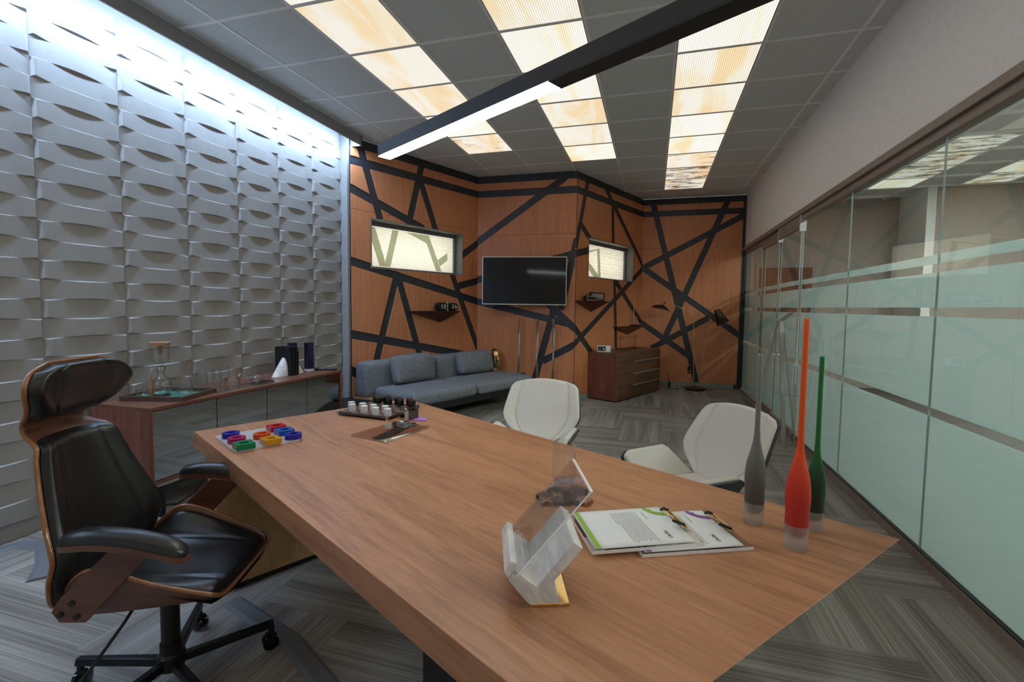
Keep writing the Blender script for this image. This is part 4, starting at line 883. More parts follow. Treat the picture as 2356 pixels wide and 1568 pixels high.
# ------------------------------------------------------------------ walnut chest of drawers with what stands on it
chest = thing('drawer_chest', 'reddish walnut chest of three long-handled drawers in the wood corner', 'chest', (-.477, 6.85, 0), R_(64.6))
CL, CD_ = 1.43, .49
B().span((0, 0, .684), (CL, CD_, .716)).build('top_panel', 'walnut_h', chest, bevel=.002)
B().span((0, 0, .02), (.028, CD_, .684)).build('side_panel', 'walnut_v', chest, bevel=.002); B().span((CL - .028, 0, .02), (CL, CD_, .684)).build('side_panel', 'walnut_v', chest, bevel=.002)
B().span((.028, 0, .02), (CL - .028, CD_, .045)).build('bottom_panel', 'walnut_h', chest, bevel=.002); B().span((.028, CD_ - .02, .045), (CL - .028, CD_, .684)).build('back_panel', 'walnut_v', chest)
B().span((.03, .03, 0), (CL - .03, CD_ - .03, .02)).build('plinth', 'black', chest)
for k, (za, zb) in enumerate(((.048, .214), (.218, .390), (.394, .575), (.579, .682))):
    d = B().span((.032, .012, za), (CL - .032, .032, zb)).build('drawer', 'walnut_h', chest, bevel=.002)
    B().span((.033, .033, za + .01), (CL - .033, CD_ - .05, zb - .02)).build('drawer_box', 'walnut_v', d)
    if k < 3: B().span((.50, -.016, zb - .010), (CL - .035, .012, zb + .001)).span((.50, -.016, zb - .016), (CL - .035, -.012, zb + .001)).build('handle', 'silver', d, bevel=.001)
CM = Matrix.Translation((-.477, 6.85, 0)) @ Matrix.Rotation(R_(64.6), 4, 'Z')
wc = thing('desk_clock', 'small white block clock with black display reading 1 8 on the walnut chest', 'clock', (-.70, 7.105, .7165), R_(10))
B().span((-.10, -.025, 0), (.10, .025, .094)).build('body', 'white', wc, bevel=.004)
B().span((-.088, -.0275, .016), (.025, -.0255, .084)).build('display', 'black', wc)
text('digit', '1', .055, 'digit', wc, (-.058, -.028, .044), (PI / 2, 0, 0)); text('digit', '8', .055, 'digit', wc, (-.004, -.028, .044), (PI / 2, 0, 0)); B().span((-.05, -.0285, .076), (-.01, -.0277, .080)).build('day_line', 'violet', wc)
gt = thing('glass_tube_stand', 'twisted clear glass tube resting on two thin metal posts on the chest', 'ornament', (-.385, 7.78, .7165), R_(64))
B().span((-.27, -.045, 0), (.27, .045, .012)).build('base', 'bronze', gt, bevel=.002)
for s in (-.235, .235):
    B().cyl((s, 0, .012), (s, 0, .165), .004, n=8).build('post', 'bronze', gt, 40)
    B().tube([(s, .026 * math.cos(a), .19 + .026 * math.sin(a)) for a in [2 * PI * k / 16 for k in range(17)]], .003, 6).build('ring', 'bronze', gt, 40)
prof = cat_rows([(.006, -.42), (.024, -.40), (.020, -.33), (.012, -.25), (.018, -.20), (.013, -.12), (.014, 0.), (.022, .06), (.015, .13), (.02, .2), (.024, .27), (.016, .30), (.025, .34), (.024, .385), (.008, .40)], 60)
B().lathe(prof, 14, RT(0, 0, .19, 0, PI / 2)).build('glass_tube', 'glass', gt, 60)
pc = B().tube([(.285, 8.50, .25), (.30, 8.47, .12), (.315, 8.40, .012), (.36, 8.37, .006), (.45, 8.36, .006), (.50, 8.40, .006)], .006, 8)
tag(pc.box((.305, 8.44, .06), (.04, .05, .09)).build('power_cable', 'black', None, 40), 'black cable and adaptor on the floor at the right end of the walnut chest', 'cable')

# ------------------------------------------------------------------ floor lamp
fl = thing('floor_lamp', 'brass twin-arm floor lamp with two dark shades before the wood wall', 'floor lamp', (.735, 8.43, 0))
B().lathe([(.155, 0), (.16, .006), (.16, .040), (.152, .047)], 36).build('base', 'bronze', fl, 40)
pt = [(-.035, 0, .045), (-.05, 0, .60), (-.068, 0, 1.22)] + [(-.068 - .085 * (1 - math.cos(a)), 0, 1.22 + .11 * math.sin(a)) for a in [PI / 2.6 * k / 8 for k in range(1, 9)]] + [(-.518, 0, 1.497)]
B().tube(pt, .0068, 10).build('pole', 'brass', fl, 50)
B().tube([(.028, 0, .045), (.20, 0, 1.142)], .0068, 10).build('pole', 'brass', fl, 50)
for p in ((-.058, 0, .98), (.168, 0, .94)): B().cyl((p[0], 0, p[2] - .03), (p[0] + (.004 if p[0] > 0 else 0), 0, p[2] + .03), .0095).build('collar', 'brass', fl, 40)
# pod shade
s1 = B(); 
def pod(u, v):
    a = 2 * PI * u; r = .145 * v; k = 1 - v * v
    return (r * math.cos(a) * (1.18 if math.cos(a) < 0 else .92), r * math.sin(a) * .9, .078 * k ** .8)
s1.grid(pod, 32, 10, RT(-.60, -.02, 1.365, 0, R_(13)))
sh = s1.build('lamp_shade', 'bronze', fl, 60, solid=.003, weld=True)
B().cyl((-.575, -.01, 1.438), (-.535, 0, 1.49), .013, n=12).build('swivel', 'bronze', sh, 40)
ax0, ax1 = Vector((.285, -.02, 1.372)), Vector((.392, -.05, 1.138))
s2 = B(); Q = Matrix.Translation(ax0) @ (ax1 - ax0).to_track_quat('Z', 'Y').to_matrix().to_4x4(); ll = (ax1 - ax0).length
s2.lathe([(.001, 0), (.040, 0), (.108, ll)], 32, Q, cap=False); sh2 = s2.build('lamp_shade', 'bronze', fl, 40, solid=.003)
s3 = B(); s3.lathe([(.001, .012), (.036, .012), (.1045, ll - .001)], 32, Q, cap=False); s3.build('shade_lining', 'shade_in', sh2, 40)
B().tube([(.20, 0, 1.142), (.265, -.02, 1.196), (.318, -.03, 1.215)], .007, 8).build('swivel', 'bronze', fl, 40)
B().tube([(.16, .01, .012), (.22, .05, .006), (.28, .03, .006)], .005, 6).build('cord', 'black', fl, 40)

# ------------------------------------------------------------------ coat stand by the glass
AP = Vector((1.255, 5.34, 0))
cs = thing('coat_stand', 'brushed metal tripod coat stand with flared arms by the frosted glass', 'coat stand', AP)
feet = [(.05, -.15), (-.21, .16), (.185, -.04)]
for k, (x, y) in enumerate(feet):
    a = math.atan2(y, x)
    lg = B().bar((x, y, 0), (math.cos(a) * .022, math.sin(a) * .022, 1.275), .042, .016, (math.cos(a), math.sin(a), .3)).build('leg', 'alu', cs, bevel=.002)
    a2 = a + PI
    B().bar((math.cos(a) * .012, math.sin(a) * .012, 1.272), (math.cos(a) * .19, math.sin(a) * .19, 1.362), .042, .010, (0, 0, 1)).build('arm', 'alu', cs, bevel=.002)
for k, a in enumerate((2.6, 0.35)):
    B().bar((math.cos(a) * .012, math.sin(a) * .012, 1.272), (math.cos(a) * .18, math.sin(a) * .15, 1.362), .042, .010, (0, 0, 1)).build('arm', 'alu', cs, bevel=.002)
B().lathe([(.022, 1.255), (.026, 1.262), (.026, 1.278), (.02, 1.282)], 16).build('hub', 'alu', cs, 40)

# ------------------------------------------------------------------ pendant light over the desk
PA = math.atan2(-.484, .875)
pend = thing('linear_pendant', 'long black linear pendant lamp with a white lit strip, hung over the desk', 'pendant lamp', (-1.482, 2.300, 2.20), PA)
PLn = 3.1
B().span((0, 0, .004), (PLn, .0745, .070)).build('housing', 'black', pend, bevel=.001)
B().span((.006, .002, .0), (1.245, .0725, .0039)).build('diffuser', 'bar', pend)
B().span((1.25, .0005, .0), (PLn, .074, .0039)).build('blank_cover', 'black', pend)
for x in (2.45, 3.0): B().cyl((x, .037, .07), (x, .037, ZC - 2.2), .0012, n=6).build('suspension_wire', 'steel', pend)
# ------------------------------------------------------------------ things on the desk
DZ = .7503
# acrylic noughts-and-squares board
bd = thing('acrylic_game_board', 'clear acrylic nine-square game board on the near left corner of the desk', 'game board', (-1.772, 1.735, DZ), R_(-28))
for i in range(3):
    for j in range(3):
        q = B().box((0, 0, .004), (.1085, .0885, .008)).build('board_tile', 'milky', bd, bevel=.001); q.location = ((i - 1) * .109, (j - 1) * .089, 0)
PCOL = {'blue': (.03, .03, .42), 'magenta': (.50, .02, .16), 'green': (.0, .26, .10), 'orange': (.80, .09, .01), 'yellow': (.80, .36, .01), 'cobalt': (.01, .11, .50), 'red': (.62, .01, .03)}
def jewel(n):
    m = bpy.data.materials.new('jewel_' + n); m.use_nodes = True; nt = m.node_tree; b = nt.nodes['Principled BSDF']
    b.inputs['Base Color'].default_value = rgb(PCOL[n]); b.inputs['Roughness'].default_value = .06; b.inputs['Transmission Weight'].default_value = .35; b.inputs['IOR'].default_value = 1.35
    return m
for n in PCOL: M['j_' + n] = jewel(n)
def ring_prism(outer, inner, h):
    b = B(); n = len(outer); vs = [(x, y, 0) for x, y in outer] + [(x, y, h) for x, y in outer] + [(x, y, 0) for x, y in inner] + [(x, y, h) for x, y in inner]; fs = []
    for i in range(n):
        j = (i + 1) % n; fs += [(i, j, n + j, n + i), (2 * n + i, 3 * n + i, 3 * n + j, 2 * n + j), (n + i, n + j, 3 * n + j, 3 * n + i), (i, 2 * n + i, 2 * n + j, j)]
    return b.add(vs, fs)
def sq_ring(a):   # a square with matching point count
    out = []
    for k in range(32):
        t = 2 * PI * k / 32; c, s = math.cos(t), math.sin(t); m = max(abs(c), abs(s)); out.append((a * c / m, a * s / m))
    return out
circ = lambda r: [(r * math.cos(2 * PI * k / 32), r * math.sin(2 * PI * k / 32)) for k in range(32)]
for n, kind, x, y, lab in (('blue', 0, -1.888, 1.700, 'blue acrylic ring in the far left square of the game board'), ('magenta', 0, -1.795, 1.646, 'magenta acrylic ring between the blue ring and the green block'), ('green', 1, -1.698, 1.592, 'green acrylic block with a round hole at the front of the game board'),
        ('orange', 0, -1.743, 1.735, 'orange acrylic ring in the centre of the game board'), ('yellow', 1, -1.645, 1.686, 'yellow acrylic block with a hole behind the green one'), ('blue', 0, -1.604, 1.778, 'dark blue acrylic ring at the right corner of the game board'),
        ('cobalt', 1, -1.700, 1.826, 'cobalt blue acrylic block with a hole beside the dark blue ring'), ('red', 1, -1.790, 1.872, 'red acrylic block at the far edge of the game board')):
    t = thing('acrylic_block' if kind else 'acrylic_ring', lab, 'game piece', (x, y, DZ + .0083), R_(-28), 'coloured game pieces')
    ring_prism(sq_ring(.0365) if kind else circ(.0365), circ(.019), .024).build('body', 'j_' + n, t, 40, bevel=.0012)

# checkers set
cbx, cby, cba = -1.548, 2.412, R_(-4.0)
ck = thing('checkers_board', 'smoked acrylic checkers board on small feet at the far left corner of the desk', 'game board', (cbx, cby, DZ), cba)
B().box((0, 0, .015), (.345, .335, .009)).build('base_plate', 'smoke', ck, bevel=.001)
me_d = B().box((0, 0, .0206), (.0398, .0388, .002)).mesh('square', 'smoke'); me_l = B().box((0, 0, .0206), (.0398, .0388, .002)).mesh('square', 'smoke_light')
for i in range(8):
    for j in range(8): inst('square', me_d if (i + j) % 2 else me_l, ck, ((i - 3.5) * .0405, (j - 3.5) * .0395, 0))
for sx in (-1, 1):
    for sy in (-1, 1): B().lathe([(.008, 0), (.008, .022), (.010, .023), (.010, .030), (.006, .032)], 14, RT(sx * .165, sy * .160, 0)).build('corner_post', 'steel', ck, 40)
clearm = B().lathe([(.0185, 0), (.0205, .002), (.0205, .038), (.0190, .040)], 24).mesh('body', 'frosty', 40); clearc = B().lathe([(.0190, .0402), (.0190, .0412)], 24).mesh('frosted_top', 'acryledge', 40)
darkm = B().lathe([(.0185, 0), (.0205, .002), (.0205, .038), (.0190, .040)], 24).mesh('body', 'blackgloss', 40)
for kind, pts in (('clear', ((-1.655, 2.295), (-1.567, 2.281), (-1.482, 2.266), (-1.400, 2.259), (-1.700, 2.350), (-1.617, 2.340), (-1.535, 2.328), (-1.452, 2.318))), ('dark', ((-1.640, 2.535), (-1.560, 2.527), (-1.474, 2.521), (-1.390, 2.515), (-1.677, 2.572), (-1.598, 2.567), (-1.515, 2.560), (-1.430, 2.552)))):
    for k, (x, y) in enumerate(pts):
        nm = ('first', 'second', 'third', 'fourth')[k % 4]; rowl = ('the row nearest the clipboards', 'the row behind it') if kind == 'clear' else ('the row nearer the clear ones', 'the row nearest the sofa')
        t = thing('checker_piece', '%s checker cylinder, %s from the left in %s' % ('clear acrylic' if kind == 'clear' else 'black', nm, ('the nearest row' if k < 4 else 'the row second from the camera') if kind == 'clear' else ('the third row from the camera' if k < 4 else 'the row farthest away')), 'game piece', (x, y, DZ + .0217), 0, kind + ' checkers')
        inst('body', clearm if kind == 'clear' else darkm, t)
        if kind == 'clear': inst('frosted_top', clearc, t)

# note-cube holder, lilac card, clear clipboard
nh = thing('note_holder', 'small dark cube note holder with a curved cut beside the checkers board', 'holder', (-1.300, 2.318, DZ), R_(-37))
B().prism([(-.033, 0), (.033, 0), (.033, .050)] + [(.033 - .05 * math.sin(a), .016 + .034 * math.cos(a) + .01) for a in [PI / 2 * k / 8 for k in range(1, 9)]] + [(-.033, .026)], -.012, .012, RT(0, -.030, 0, PI / 2)).build('front_plate', 'mirror_black', nh, bevel=.001)
B().span((-.033, -.018, 0), (-.029, .04, .055)).span((.029, -.018, 0), (.033, .04, .05)).span((-.029, .036, 0), (.029, .04, .055)).span((-.029, -.018, 0), (.029, .036, .004)).build('box', 'smoke', nh)
B().prism([(-.029, .004), (.0, .052), (-.029, .056)], -.002, .002, RT(0, -.012, 0, PI / 2)).build('note_paper', 'paper', nh)
lc = B().prism([(0, 0)] + [(.075 * math.cos(a), .075 * math.sin(a)) for a in [PI / 2 * k / 10 for k in range(11)]], 0, .006).build('quarter_card', 'lilac', None)
lc.location = (-1.258, 2.282, DZ); lc.rotation_euler.z = R_(10); tag(lc, 'lilac quarter-circle pad lying beside the dark note cube', 'note pad')
def wire_clip(parent, x, y, z, w):
    """bulldog wire clip: brass bar, two wire arms with black tips; lies along local x"""
    o = B().cyl((x - w / 2, y, z), (x + w / 2, y, z), .0032, n=12).box((x, y - .005, z - .003), (w * .98, .010, .0016)).build('clip_bar', 'gold', parent, 40)
    for s in (-1, 1):
        B().tube([(x + s * w * .46, y, z + .002), (x + s * w * .44, y - .02, z + .010), (x + s * w * .30, y - .034, z + .012), (x, y - .012, z + .006)], .0013, 6).build('clip_wire', 'gold', o, 60)
        B().tube([(x + s * w * .47, y - .004, z + .004), (x + s * w * .45, y - .021, z + .011), (x + s * w * .33, y - .034, z + .013)], .0042, 8).build('clip_tip', 'black', o, 60)
    return o
ac = thing('clear_clipboard', 'empty clear acrylic clipboard with silver clip reflecting the window', 'clipboard', (-1.247, 2.045, DZ), R_(-12))
B().box((0, 0, .0045), (.235, .315, .009)).build('acrylic_sheet', 'sheet', ac, bevel=.001)
B().box((-.03, .140, .0125), (.115, .022, .006)).tube([(-.08, .128, .02), (-.03, .115, .022), (.02, .128, .02)], .003, 6).build('clip', 'chrome', ac, 40)
B().box((-.03, .147, .014), (.02, .012, .012)).box((.022, .14, .015), (.018, .02, .008)).build('clip_tip', 'black', ac, bevel=.002)

# memo clipboards
def memo(label, x, y, z, rz, ink, full):
    t = thing('memo_clipboard', label, 'clipboard', (x, y, z), rz, 'clear clipboards with memos')
    B().box((0, 0, .0045), (.230, .312, .009)).build('acrylic_board', 'acrylic', t, bevel=.0012)
    B().box((0, -.156, .0045), (.2298, .0006, .0086)).box((.115, 0, .0045), (.0006, .311, .0086)).build('board_edge', 'acryledge', t)
    pz = .0096; py = -.006
    pp = B().grid(lambda u, v: ((u - .5) * .216, py + (v - .5) * .279, pz + .006 * max(0, .35 - u) ** 2 * (1 if v > .6 else .3)), 8, 8).build('memo_sheet', 'paper', t, 40, solid=.0004)
    zt = pz + .0009
    B().box((-.0, py - .128, zt), (.214, .014, .0003)).build('colour_band', ink, pp)
    # quarter-arc device in the upper corner
    cx, cy = -.1075, py + .139
    poly = [(cx + .058 * math.cos(a), cy + .058 * math.sin(a)) for a in [-PI / 2 + PI / 2 * k / 14 for k in range(15)]] + [(cx + .040 * math.cos(a), cy + .040 * math.sin(a)) for a in [-PI / 2 * k / 14 for k in range(1, 10)]] + [(cx + .018, cy - .034), (cx + .010, cy - .034), (cx + .010, cy - .044), (cx, cy - .044)]
    B().prism(poly, zt - .0001, zt + .0002).build('corner_emblem', ink, pp)
    text('heading', 'MEMO', .015, 'ink', pp, (.060, py + .085, zt), (0, 0, 0), .0001)
    b = B(); random.seed(3)
    rows = [(.046 - .0075 * i, .165 if i % 11 not in (10,) else .06) for i in range(11)]
    for yy, ln in rows[:(11 if full else 11)]:
        x0 = -.085; 
        while x0 < -.085 + ln:
            wd = random.uniform(.006, .016); b.box((x0 + wd / 2, py + yy, zt), (wd, .0016, .0002)); x0 += wd + .003
    b.box((-.06, py + .068, zt), (.05, .0018, .0002)); b.build('printed_lines', 'grey', pp)
    wire_clip(t, -.015, .147, .0155, .105); return t
memo('clear clipboard with a green-banded memo, lying half over the purple one', -.040, 1.332, DZ + .0096, R_(-64.5), 'green', True)
memo('clear clipboard with a purple-marked memo, under the green one', .0865, 1.372, DZ, R_(-65.5), 'violet', False)

# marble book stand with clear leaf
T0 = Matrix.Translation((-.224, .985, DZ)) @ Matrix.Rotation(R_(18), 4, 'Z')
ms = thing('book_stand', 'white marble and acrylic book stand on a brass foot, nearest the camera', 'stand', (-.219, .985, DZ), R_(20))
# local: x to the right in the picture (tilt direction), y away from the camera; profile in xz, extruded along y
def yprism(poly, y0, y1, name, mt, parent, bev=.0015):
    b = B(); n = len(poly); b.add([(x, y0, z) for x, z in poly] + [(x, y1, z) for x, z in poly], [tuple(range(n)), tuple(range(2 * n - 1, n - 1, -1))] + [(i, n + i, n + (i + 1) % n, (i + 1) % n) for i in range(n)])
    return b.build(name, mt, parent, bevel=bev)
yprism([(-.034, 0), (.052, 0), (.052, .008), (-.034, .008)], -.05, .13, 'brass_foot', 'gold', ms)
yprism([(-.038, .008), (.028, .008), (.018, .058), (.078, .128), (.058, .142), (-.020, .048), (-.066, .082), (-.082, .064)], -.052, .132, 'marble_body', 'marble', ms, .002)
yprism([(-.082, .064), (-.066, .082), (-.062, .098), (-.076, .104), (-.090, .080)], -.052, .132, 'marble_lip', 'marble', ms, .003)
sh = yprism([(-.066, .078), (-.060, .074), (.094, .252), (.088, .256)], -.060, .150, 'acrylic_leaf', 'acrylic', ms, .001)
B().bar((-.063, -.0602, .076), (.091, -.0602, .254), .0006, .0075, (0, 1, 0)).bar((.091, -.06, .254), (.091, .15, .254), .0075, .0006).build('leaf_edge', 'acryledge', sh)

# tumbler on a puzzle coaster
pcx, pcy = -.272, 1.510
tm = thing('tall_tumbler', 'tall clear glass tumbler with faceted base standing on the puzzle coaster', 'glass', (-.278, 1.552, DZ + .0135), 0)
B().lathe([(.026, 0), (.030, .006), (.0395, .045), (.0385, .14), (.0385, .165), (.0370, .165), (.0372, .14), (.0382, .047), (.024, .026), (.001, .024)], 28).build('body', 'glass', tm, 50)
B().lathe([(.0255, .001), (.0285, .006), (.034, .024), (.030, .034), (.012, .020)], 9, RT(rz=.3)).build('base_facets', 'acrylic', tm)
pz = thing('puzzle_coaster', 'coaster of interlocking dark and light wood puzzle pieces under the tumbler', 'coaster', (pcx, pcy, DZ), R_(20))
def jig(tabs):
    s = .020; k = .0065; out = []
    for q, tb in enumerate(tabs):
        a = PI / 2 * q; c_, s_ = math.cos(a), math.sin(a)
        loc = [(-s, -s), (-k, -s), (-k, -s - tb * .009), (k, -s - tb * .009), (k, -s)] if tb else [(-s, -s)]
        out += [(c_ * x - s_ * y, s_ * x + c_ * y) for x, y in loc]
    return out
random.seed(5)
for i in range(4):
    for j in range(3):
        if (i, j) in ((0, 2),): continue
        tabs = [0 if j == 0 and i in (1,) else (1 if (i + j) % 2 else -1), 1 if (i + j) % 2 else -1, 1 if (i + j) % 2 else -1, 1 if (i + j) % 2 else -1]
        q = B().prism(jig(tabs), 0, .013).build('puzzle_piece', 'traywood' if (i * 2 + j) % 3 else 'cork', pz, bevel=.0008); q.location = ((i - 1.5) * .0415, (j - 1) * .0415, 0)

# three long-necked vases
def vase(label, x, y, H, sc, col, lean=(0, 0)):
    t = thing('long_neck_vase', label, 'vase', (x, y, DZ), 0, 'long-necked satin glass vases'); t.rotation_euler = (lean[0], lean[1], 0)
    k = H / .61; pr = [(.0285, .105), (.0302, .14), (.0285, .172), (.0240, .202), (.0162, .232), (.0106, .262), (.0084, .293), (.0075, .34)]
    z = lambda v: v * (.5 + .5 * k) if v < .3 else v
    up = [(r * sc, v * sc) for r, v in pr] + [(.0070 * sc, H * .8), (.0071 * sc, H - .002), (.0066 * sc, H)]
    lowc = [(.004, .031), (.014, .034), (.0220, .041), (.0265, .052), (.0284, .070)]
    body = cat_rows([(r * sc, v * sc) for r, v in lowc] + up, 90)
    B().lathe(body, 32).build('coloured_body', col, t, 60)
    B().lathe([(.0250 * sc, 0), (.0280 * sc, .0025), (.0289 * sc, .03 * sc), (.0290 * sc, .050 * sc), (.0284 * sc, .068 * sc)], 32).build('frosted_sleeve', 'vase_frost', t, 60)
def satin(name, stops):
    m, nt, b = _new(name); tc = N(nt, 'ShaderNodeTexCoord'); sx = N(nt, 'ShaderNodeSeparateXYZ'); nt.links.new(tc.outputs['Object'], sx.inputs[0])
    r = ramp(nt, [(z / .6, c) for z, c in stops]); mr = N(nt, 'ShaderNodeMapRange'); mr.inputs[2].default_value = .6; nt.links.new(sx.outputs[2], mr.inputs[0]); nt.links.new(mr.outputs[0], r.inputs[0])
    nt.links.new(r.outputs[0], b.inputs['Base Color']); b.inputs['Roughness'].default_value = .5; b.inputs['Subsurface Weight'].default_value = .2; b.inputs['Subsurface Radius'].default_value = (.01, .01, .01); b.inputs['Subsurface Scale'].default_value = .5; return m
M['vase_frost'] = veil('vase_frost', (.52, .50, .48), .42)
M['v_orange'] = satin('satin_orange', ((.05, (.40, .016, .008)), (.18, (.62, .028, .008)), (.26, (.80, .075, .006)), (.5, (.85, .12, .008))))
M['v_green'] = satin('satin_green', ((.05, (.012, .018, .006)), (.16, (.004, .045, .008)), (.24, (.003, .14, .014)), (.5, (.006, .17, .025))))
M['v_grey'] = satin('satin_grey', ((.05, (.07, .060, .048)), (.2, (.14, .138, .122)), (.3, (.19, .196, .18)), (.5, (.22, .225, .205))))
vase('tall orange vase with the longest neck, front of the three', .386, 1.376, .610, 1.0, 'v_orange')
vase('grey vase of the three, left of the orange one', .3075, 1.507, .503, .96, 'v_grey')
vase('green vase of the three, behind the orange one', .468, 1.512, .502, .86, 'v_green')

# ------------------------------------------------------------------ things on the sideboard
SZ = .7303
ty = thing('serving_tray', 'dark wood serving tray with green lining at the near end of the sideboard', 'tray', (-3.225, 2.43, SZ), R_(16))
B().span((-.20, -.165, 0), (.20, .165, .006)).build('tray_lining', 'teal', ty)
f = B()
for a, b in (((-.21, -.175), (.21, -.163)), ((-.21, .163), (.21, .175)), ((-.21, -.163), (-.198, .163)), ((.198, -.163), (.21, .163))): f.span((a[0], a[1], 0), (b[0], b[1], .032))
f.build('tray_rim', 'traywood', ty, bevel=.001)
TZ = SZ + .0063
sy = thing('siphon_brewer', 'glass siphon coffee brewer with wooden lid and handle on the tray', 'coffee maker', (-3.275, 2.405, TZ), R_(0))
B().lathe([(.058, .350), (.062, .352), (.062, .372), (.058, .375)], 32).build('wooden_lid', 'cork', sy, 40)
B().cyl((0, 0, .292), (0, 0, .352), .017, n=16).build('lid_stem', 'cork', sy, 40)
B().lathe([(.010, .215), (.018, .222), (.030, .228), (.048, .240), (.053, .27), (.054, .345), (.0525, .345), (.0515, .27), (.046, .242), (.028, .231), (.016, .225)], 32, cap=False).build('upper_chamber', 'glass', sy, 50)
B().lathe([(.020, .003), (.045, .012), (.063, .04), (.066, .062), (.058, .095), (.035, .125), (.021, .145), (.020, .20), (.0185, .20), (.0195, .146), (.033, .1245), (.0565, .094), (.0645, .062), (.0615, .041), (.044, .0135), (.01, .0045)], 32).build('lower_globe', 'glass', sy, 50)
B().lathe([(.023, .176), (.026, .178), (.026, .205), (.023, .207)], 24, cap=False).build('collar', 'steel', sy, 40)
B().tube([(-.0, -.026, .195), (0, -.06, .195), (0, -.068, .185), (0, -.070, .150)], .004, 8).build('bracket', 'steel', sy, 50)
B().lathe([(.007, 0), (.013, .01), (.015, .05), (.013, .10), (.008, .135), (.006, .150)], 16, RT(0, -.070, .003)).build('handle', 'cork', sy, 50)
B().lathe([(.055, 0), (.055, .0025)], 24).build('foot_ring', 'black', sy, 40)
def cup(label, x, y, z, rz, r=.046, h=.058):
    t = thing('glass_cup', label, 'cup', (x, y, z), rz, 'clear glass cups')
    B().lathe([(r * .42, 0), (r * .62, .004), (r * .9, h * .35), (r, h * .75), (r * .98, h), (r * .94, h), (r * .96, h * .75), (r * .84, h * .36), (r * .5, .012), (.001, .010)], 28).build('bowl', 'glass', t, 50)
    B().tube([(r * .94, 0, h * .8), (r + .018, 0, h * .82), (r + .026, 0, h * .6), (r + .018, 0, h * .35), (r * .85, 0, h * .28)], .0035, 8).build('handle', 'glass', t, 50)
cup('clear glass teacup at the left end of the green tray', -3.315, 2.315, TZ, R_(30)); cup('clear glass teacup at the right end of the green tray', -3.140, 2.470, TZ, R_(40), .048, .064)
def tumbler(label, x, y, r, h, z=SZ):
    t = thing('drinking_glass', label, 'glass', (x, y, z), 0, 'clear drinking glasses')
    B().lathe([(r * .72, 0), (r * .74, .004), (r * .70, h * .12), (r, h * .55), (r * .96, h), (r * .92, h), (r * .95, h * .55), (r * .62, h * .14), (.001, h * .10)], 24).build('body', 'glass', t, 50)
for x, y, r, h, lab in ((-3.24, 2.68, .038, .135, 'tall clear glass at the front left of the group behind the tray'), (-3.33, 2.70, .037, .14, 'tall clear glass at the back left of the group behind the tray'), (-3.25, 2.82, .036, .138, 'tall clear glass in the middle of the sideboard group'), (-3.34, 2.83, .037, .14, 'tall clear glass at the back, against the relief wall'), (-3.33, 2.95, .038, .145, 'tallest clear glass, behind the glass teapot')): tumbler(lab, x, y, r, h)
tp = thing('glass_teapot', 'round clear glass pot with two small wooden handles on the sideboard', 'teapot', (-3.165, 2.875, SZ), 0)
B().lathe([(.025, 0), (.045, .008), (.056, .035), (.050, .065), (.032, .085), (.030, .092), (.028, .092), (.030, .083), (.048, .064), (.0535, .035), (.043, .010), (.001, .008)], 28).build('body', 'glass', tp, 50)
for s in (-1, 1): B().cyl((0, s * .045, .062), (0, s * .076, .086), .008, n=12).build('handle', 'cork', tp, 40)
sl = thing('glass_slab', 'thin clear glass slab lying flat at the front of the sideboard', 'board', (-3.085, 2.77, SZ), R_(0)); B().span((-.055, -.14, 0), (.055, .14, .006)).build('slab', 'acrylic', sl, bevel=.001); B().span((.0545, -.139, .0005), (.0552, .139, .0055)).build('slab_edge', 'grey', sl)
bdh = thing('glass_caddy', 'stacked clear glass dish and lid with a wire rack on the sideboard', 'dish', (-3.16, 3.10, SZ), 0)
B().lathe([(.028, 0), (.045, .01), (.05, .035), (.048, .035), (.043, .012), (.001, .008)], 24).build('dish', 'glass', bdh, 50); B().lathe([(.052, .036), (.04, .055), (.012, .066), (.010, .075), (.006, .078)], 24).build('lid', 'acrylic', bdh, 50)
B().tube([(.0, -.095, .05), (0, .095, .05)], .0025, 6).tube([(.03, -.09, .046), (.03, .09, .046)], .0025, 6).tube([(-.06, -.06, .004), (.05, -.06, .046)], .0025, 6).tube([(-.05, .06, .004), (.05, .06, .046)], .0025, 6).build('wire_rack', 'steel', bdh, 50)
sheet = thing('clear_sheet', 'thin clear acrylic sheet under the glass dish', 'board', (-3.115, 3.095, SZ - .0003), 0); B().span((-.10, -.14, 0), (.10, .14, .0006)).build('sheet', 'acrylic', sheet)
bdh.location.z = SZ + .0006
def bookend(label, x, y, rz):
    t = thing('marble_bookend', label, 'bookend', (x, y, SZ), rz, 'white marble bookends')
    b = B(); n = 20; vs = []; fs = []
    # obliquely cut cylinder wedge: flat face against the books
    R0 = .052; Hh = .160
    for i in range(n + 1):
        a = -PI / 2 + PI * i / n; xx, yy = -R0 * math.cos(a) * 2.5, R0 * math.sin(a)
        vs += [(xx, yy, 0), (0, yy * .98, Hh * (math.cos(a) ** .8 if math.cos(a) > 0 else 0) + .004)]
    for i in range(n): fs.append((2 * i, 2 * i + 2, 2 * i + 3, 2 * i + 1))
    fs += [tuple(2 * i for i in range(n + 1)), tuple(2 * i + 1 for i in range(n, -1, -1))]
    b.add(vs, fs).build('wedge', 'marble', t, 50)
bookend('white marble wedge bookend at the near end of the black books', -3.235, 3.478, R_(90)); bookend('white marble wedge bookend at the far end of the black books', -3.235, 3.5915, R_(-90))
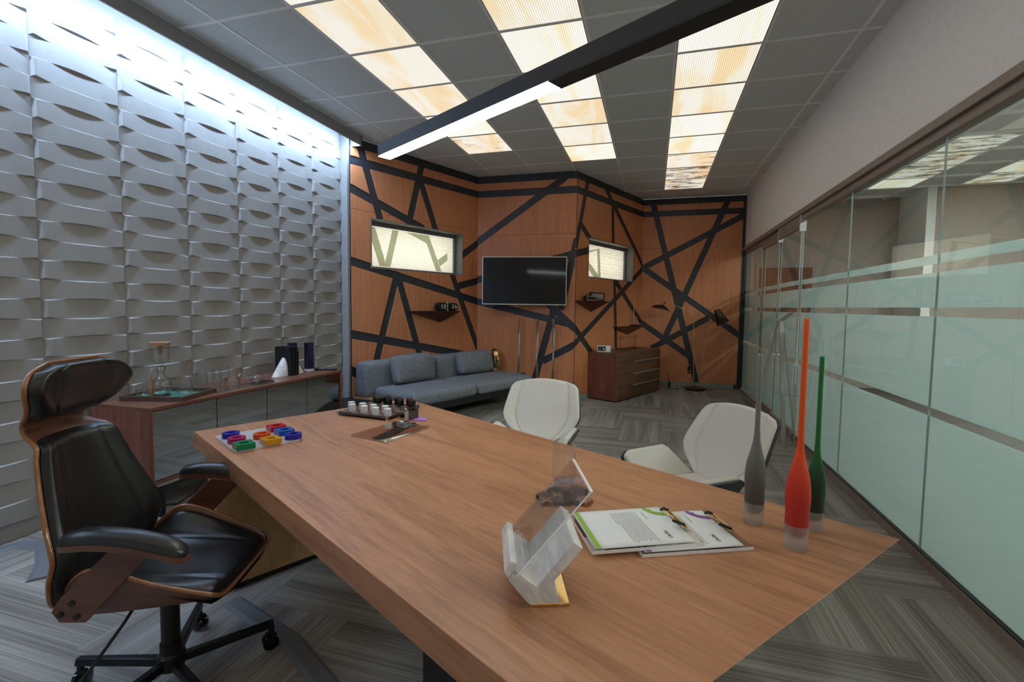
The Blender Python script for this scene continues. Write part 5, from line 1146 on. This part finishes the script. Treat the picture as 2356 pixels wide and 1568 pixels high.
for y, th, hh, dp, lab in ((3.500, .040, .262, .185, 'thick black book next to the near marble bookend'), (3.541, .034, .262, .180, 'middle one of the three black books'), (3.574, .026, .215, .15, 'shortest of the three black books')):
    t = thing('black_book', lab, 'book', (-3.235, y, SZ), 0, 'black books between marble bookends')
    B().span((-dp / 2, -th / 2, 0), (dp / 2, -th / 2 + .003, hh)).span((-dp / 2, th / 2 - .003, 0), (dp / 2, th / 2, hh)).span((dp / 2 - .004, -th / 2, 0), (dp / 2, th / 2, hh)).build('cover', 'black', t)
    B().span((-dp / 2 + .004, -th / 2 + .0032, .004), (dp / 2 - .0042, th / 2 - .0032, hh - .005)).build('page_block', 'paper', t)
def carafe(label, x, y):
    t = thing('purple_carafe', label, 'carafe', (x, y, SZ), 0, 'purple glass carafes')
    B().lathe([(.044, .022), (.0445, .03), (.0445, .275), (.0425, .277), (.0420, .275), (.0420, .03), (.001, .028)], 32).build('body', 'purple_glass', t, 40)
    B().lathe([(.045, 0), (.046, .003), (.046, .018), (.043, .022)], 32).build('clear_base', 'marble', t, 40)
    B().tube([(-.02, .040, .24), (-.02, .066, .235), (-.02, .070, .17), (-.02, .066, .11), (-.02, .042, .10)], .0035, 8).build('handle', 'glass', t, 50)
carafe('purple glass carafe at the back, half behind the far bookend', -3.36, 3.73); carafe('purple glass carafe at the far end of the sideboard, beside the remote', -3.225, 3.80)
rc = thing('remote_control', 'black television remote lying at the far end of the sideboard', 'remote', (-3.12, 3.895, SZ), R_(15)); B().span((-.115, -.022, 0), (.115, .022, .016)).build('body', 'black', rc, bevel=.005)
for i in range(5):
    for j in range(2): B().span((-.06 + i * .03, -.012 + j * .014, .016), (-.045 + i * .03, -.003 + j * .014, .018)).build('button', ('grey', 'white', 'j_red', 'grey', 'j_cobalt')[i], rc)

# ------------------------------------------------------------------ cable covers on the carpet
def strip(label, pts, wdt):
    b = B(); vs = []; fs = []; n = len(pts)
    for i, p in enumerate(pts):
        a = Vector(pts[max(i - 1, 0)]); c = Vector(pts[min(i + 1, n - 1)]); d = (c - a).normalized(); s = Vector((-d.y, d.x)) * wdt / 2; q = Vector(p)
        for k, hgt in ((-1, .001), (-.6, .011), (.6, .011), (1, .001)): vs.append((q.x + s.x * k, q.y + s.y * k, hgt))
    for i in range(n - 1):
        for k in range(3): fs.append((4 * i + k, 4 * i + k + 1, 4 * i + 5 + k, 4 * i + 4 + k))
        fs.append((4 * i + 3, 4 * i, 4 * i + 4, 4 * i + 7))
    fs += [(0, 1, 2, 3), (4 * n - 1, 4 * n - 2, 4 * n - 3, 4 * n - 4)]
    return tag(b.add(vs, fs).build('cable_cover', 'cover', None, 20), label, 'cable cover')
strip('grey flat cable cover crossing the carpet between desk end panel and chair wheel', [(-1.84, 1.645), (-1.60, 1.575), (-1.39, 1.512), (-1.12, 1.375), (-.80, 1.20)], .085)
strip('grey flat cable cover on the carpet along the foot of the relief wall', [(-3.46, 1.60), (-3.43, 1.70), (-3.25, 1.72), (-3.05, 1.62), (-2.9, 1.50)], .10)
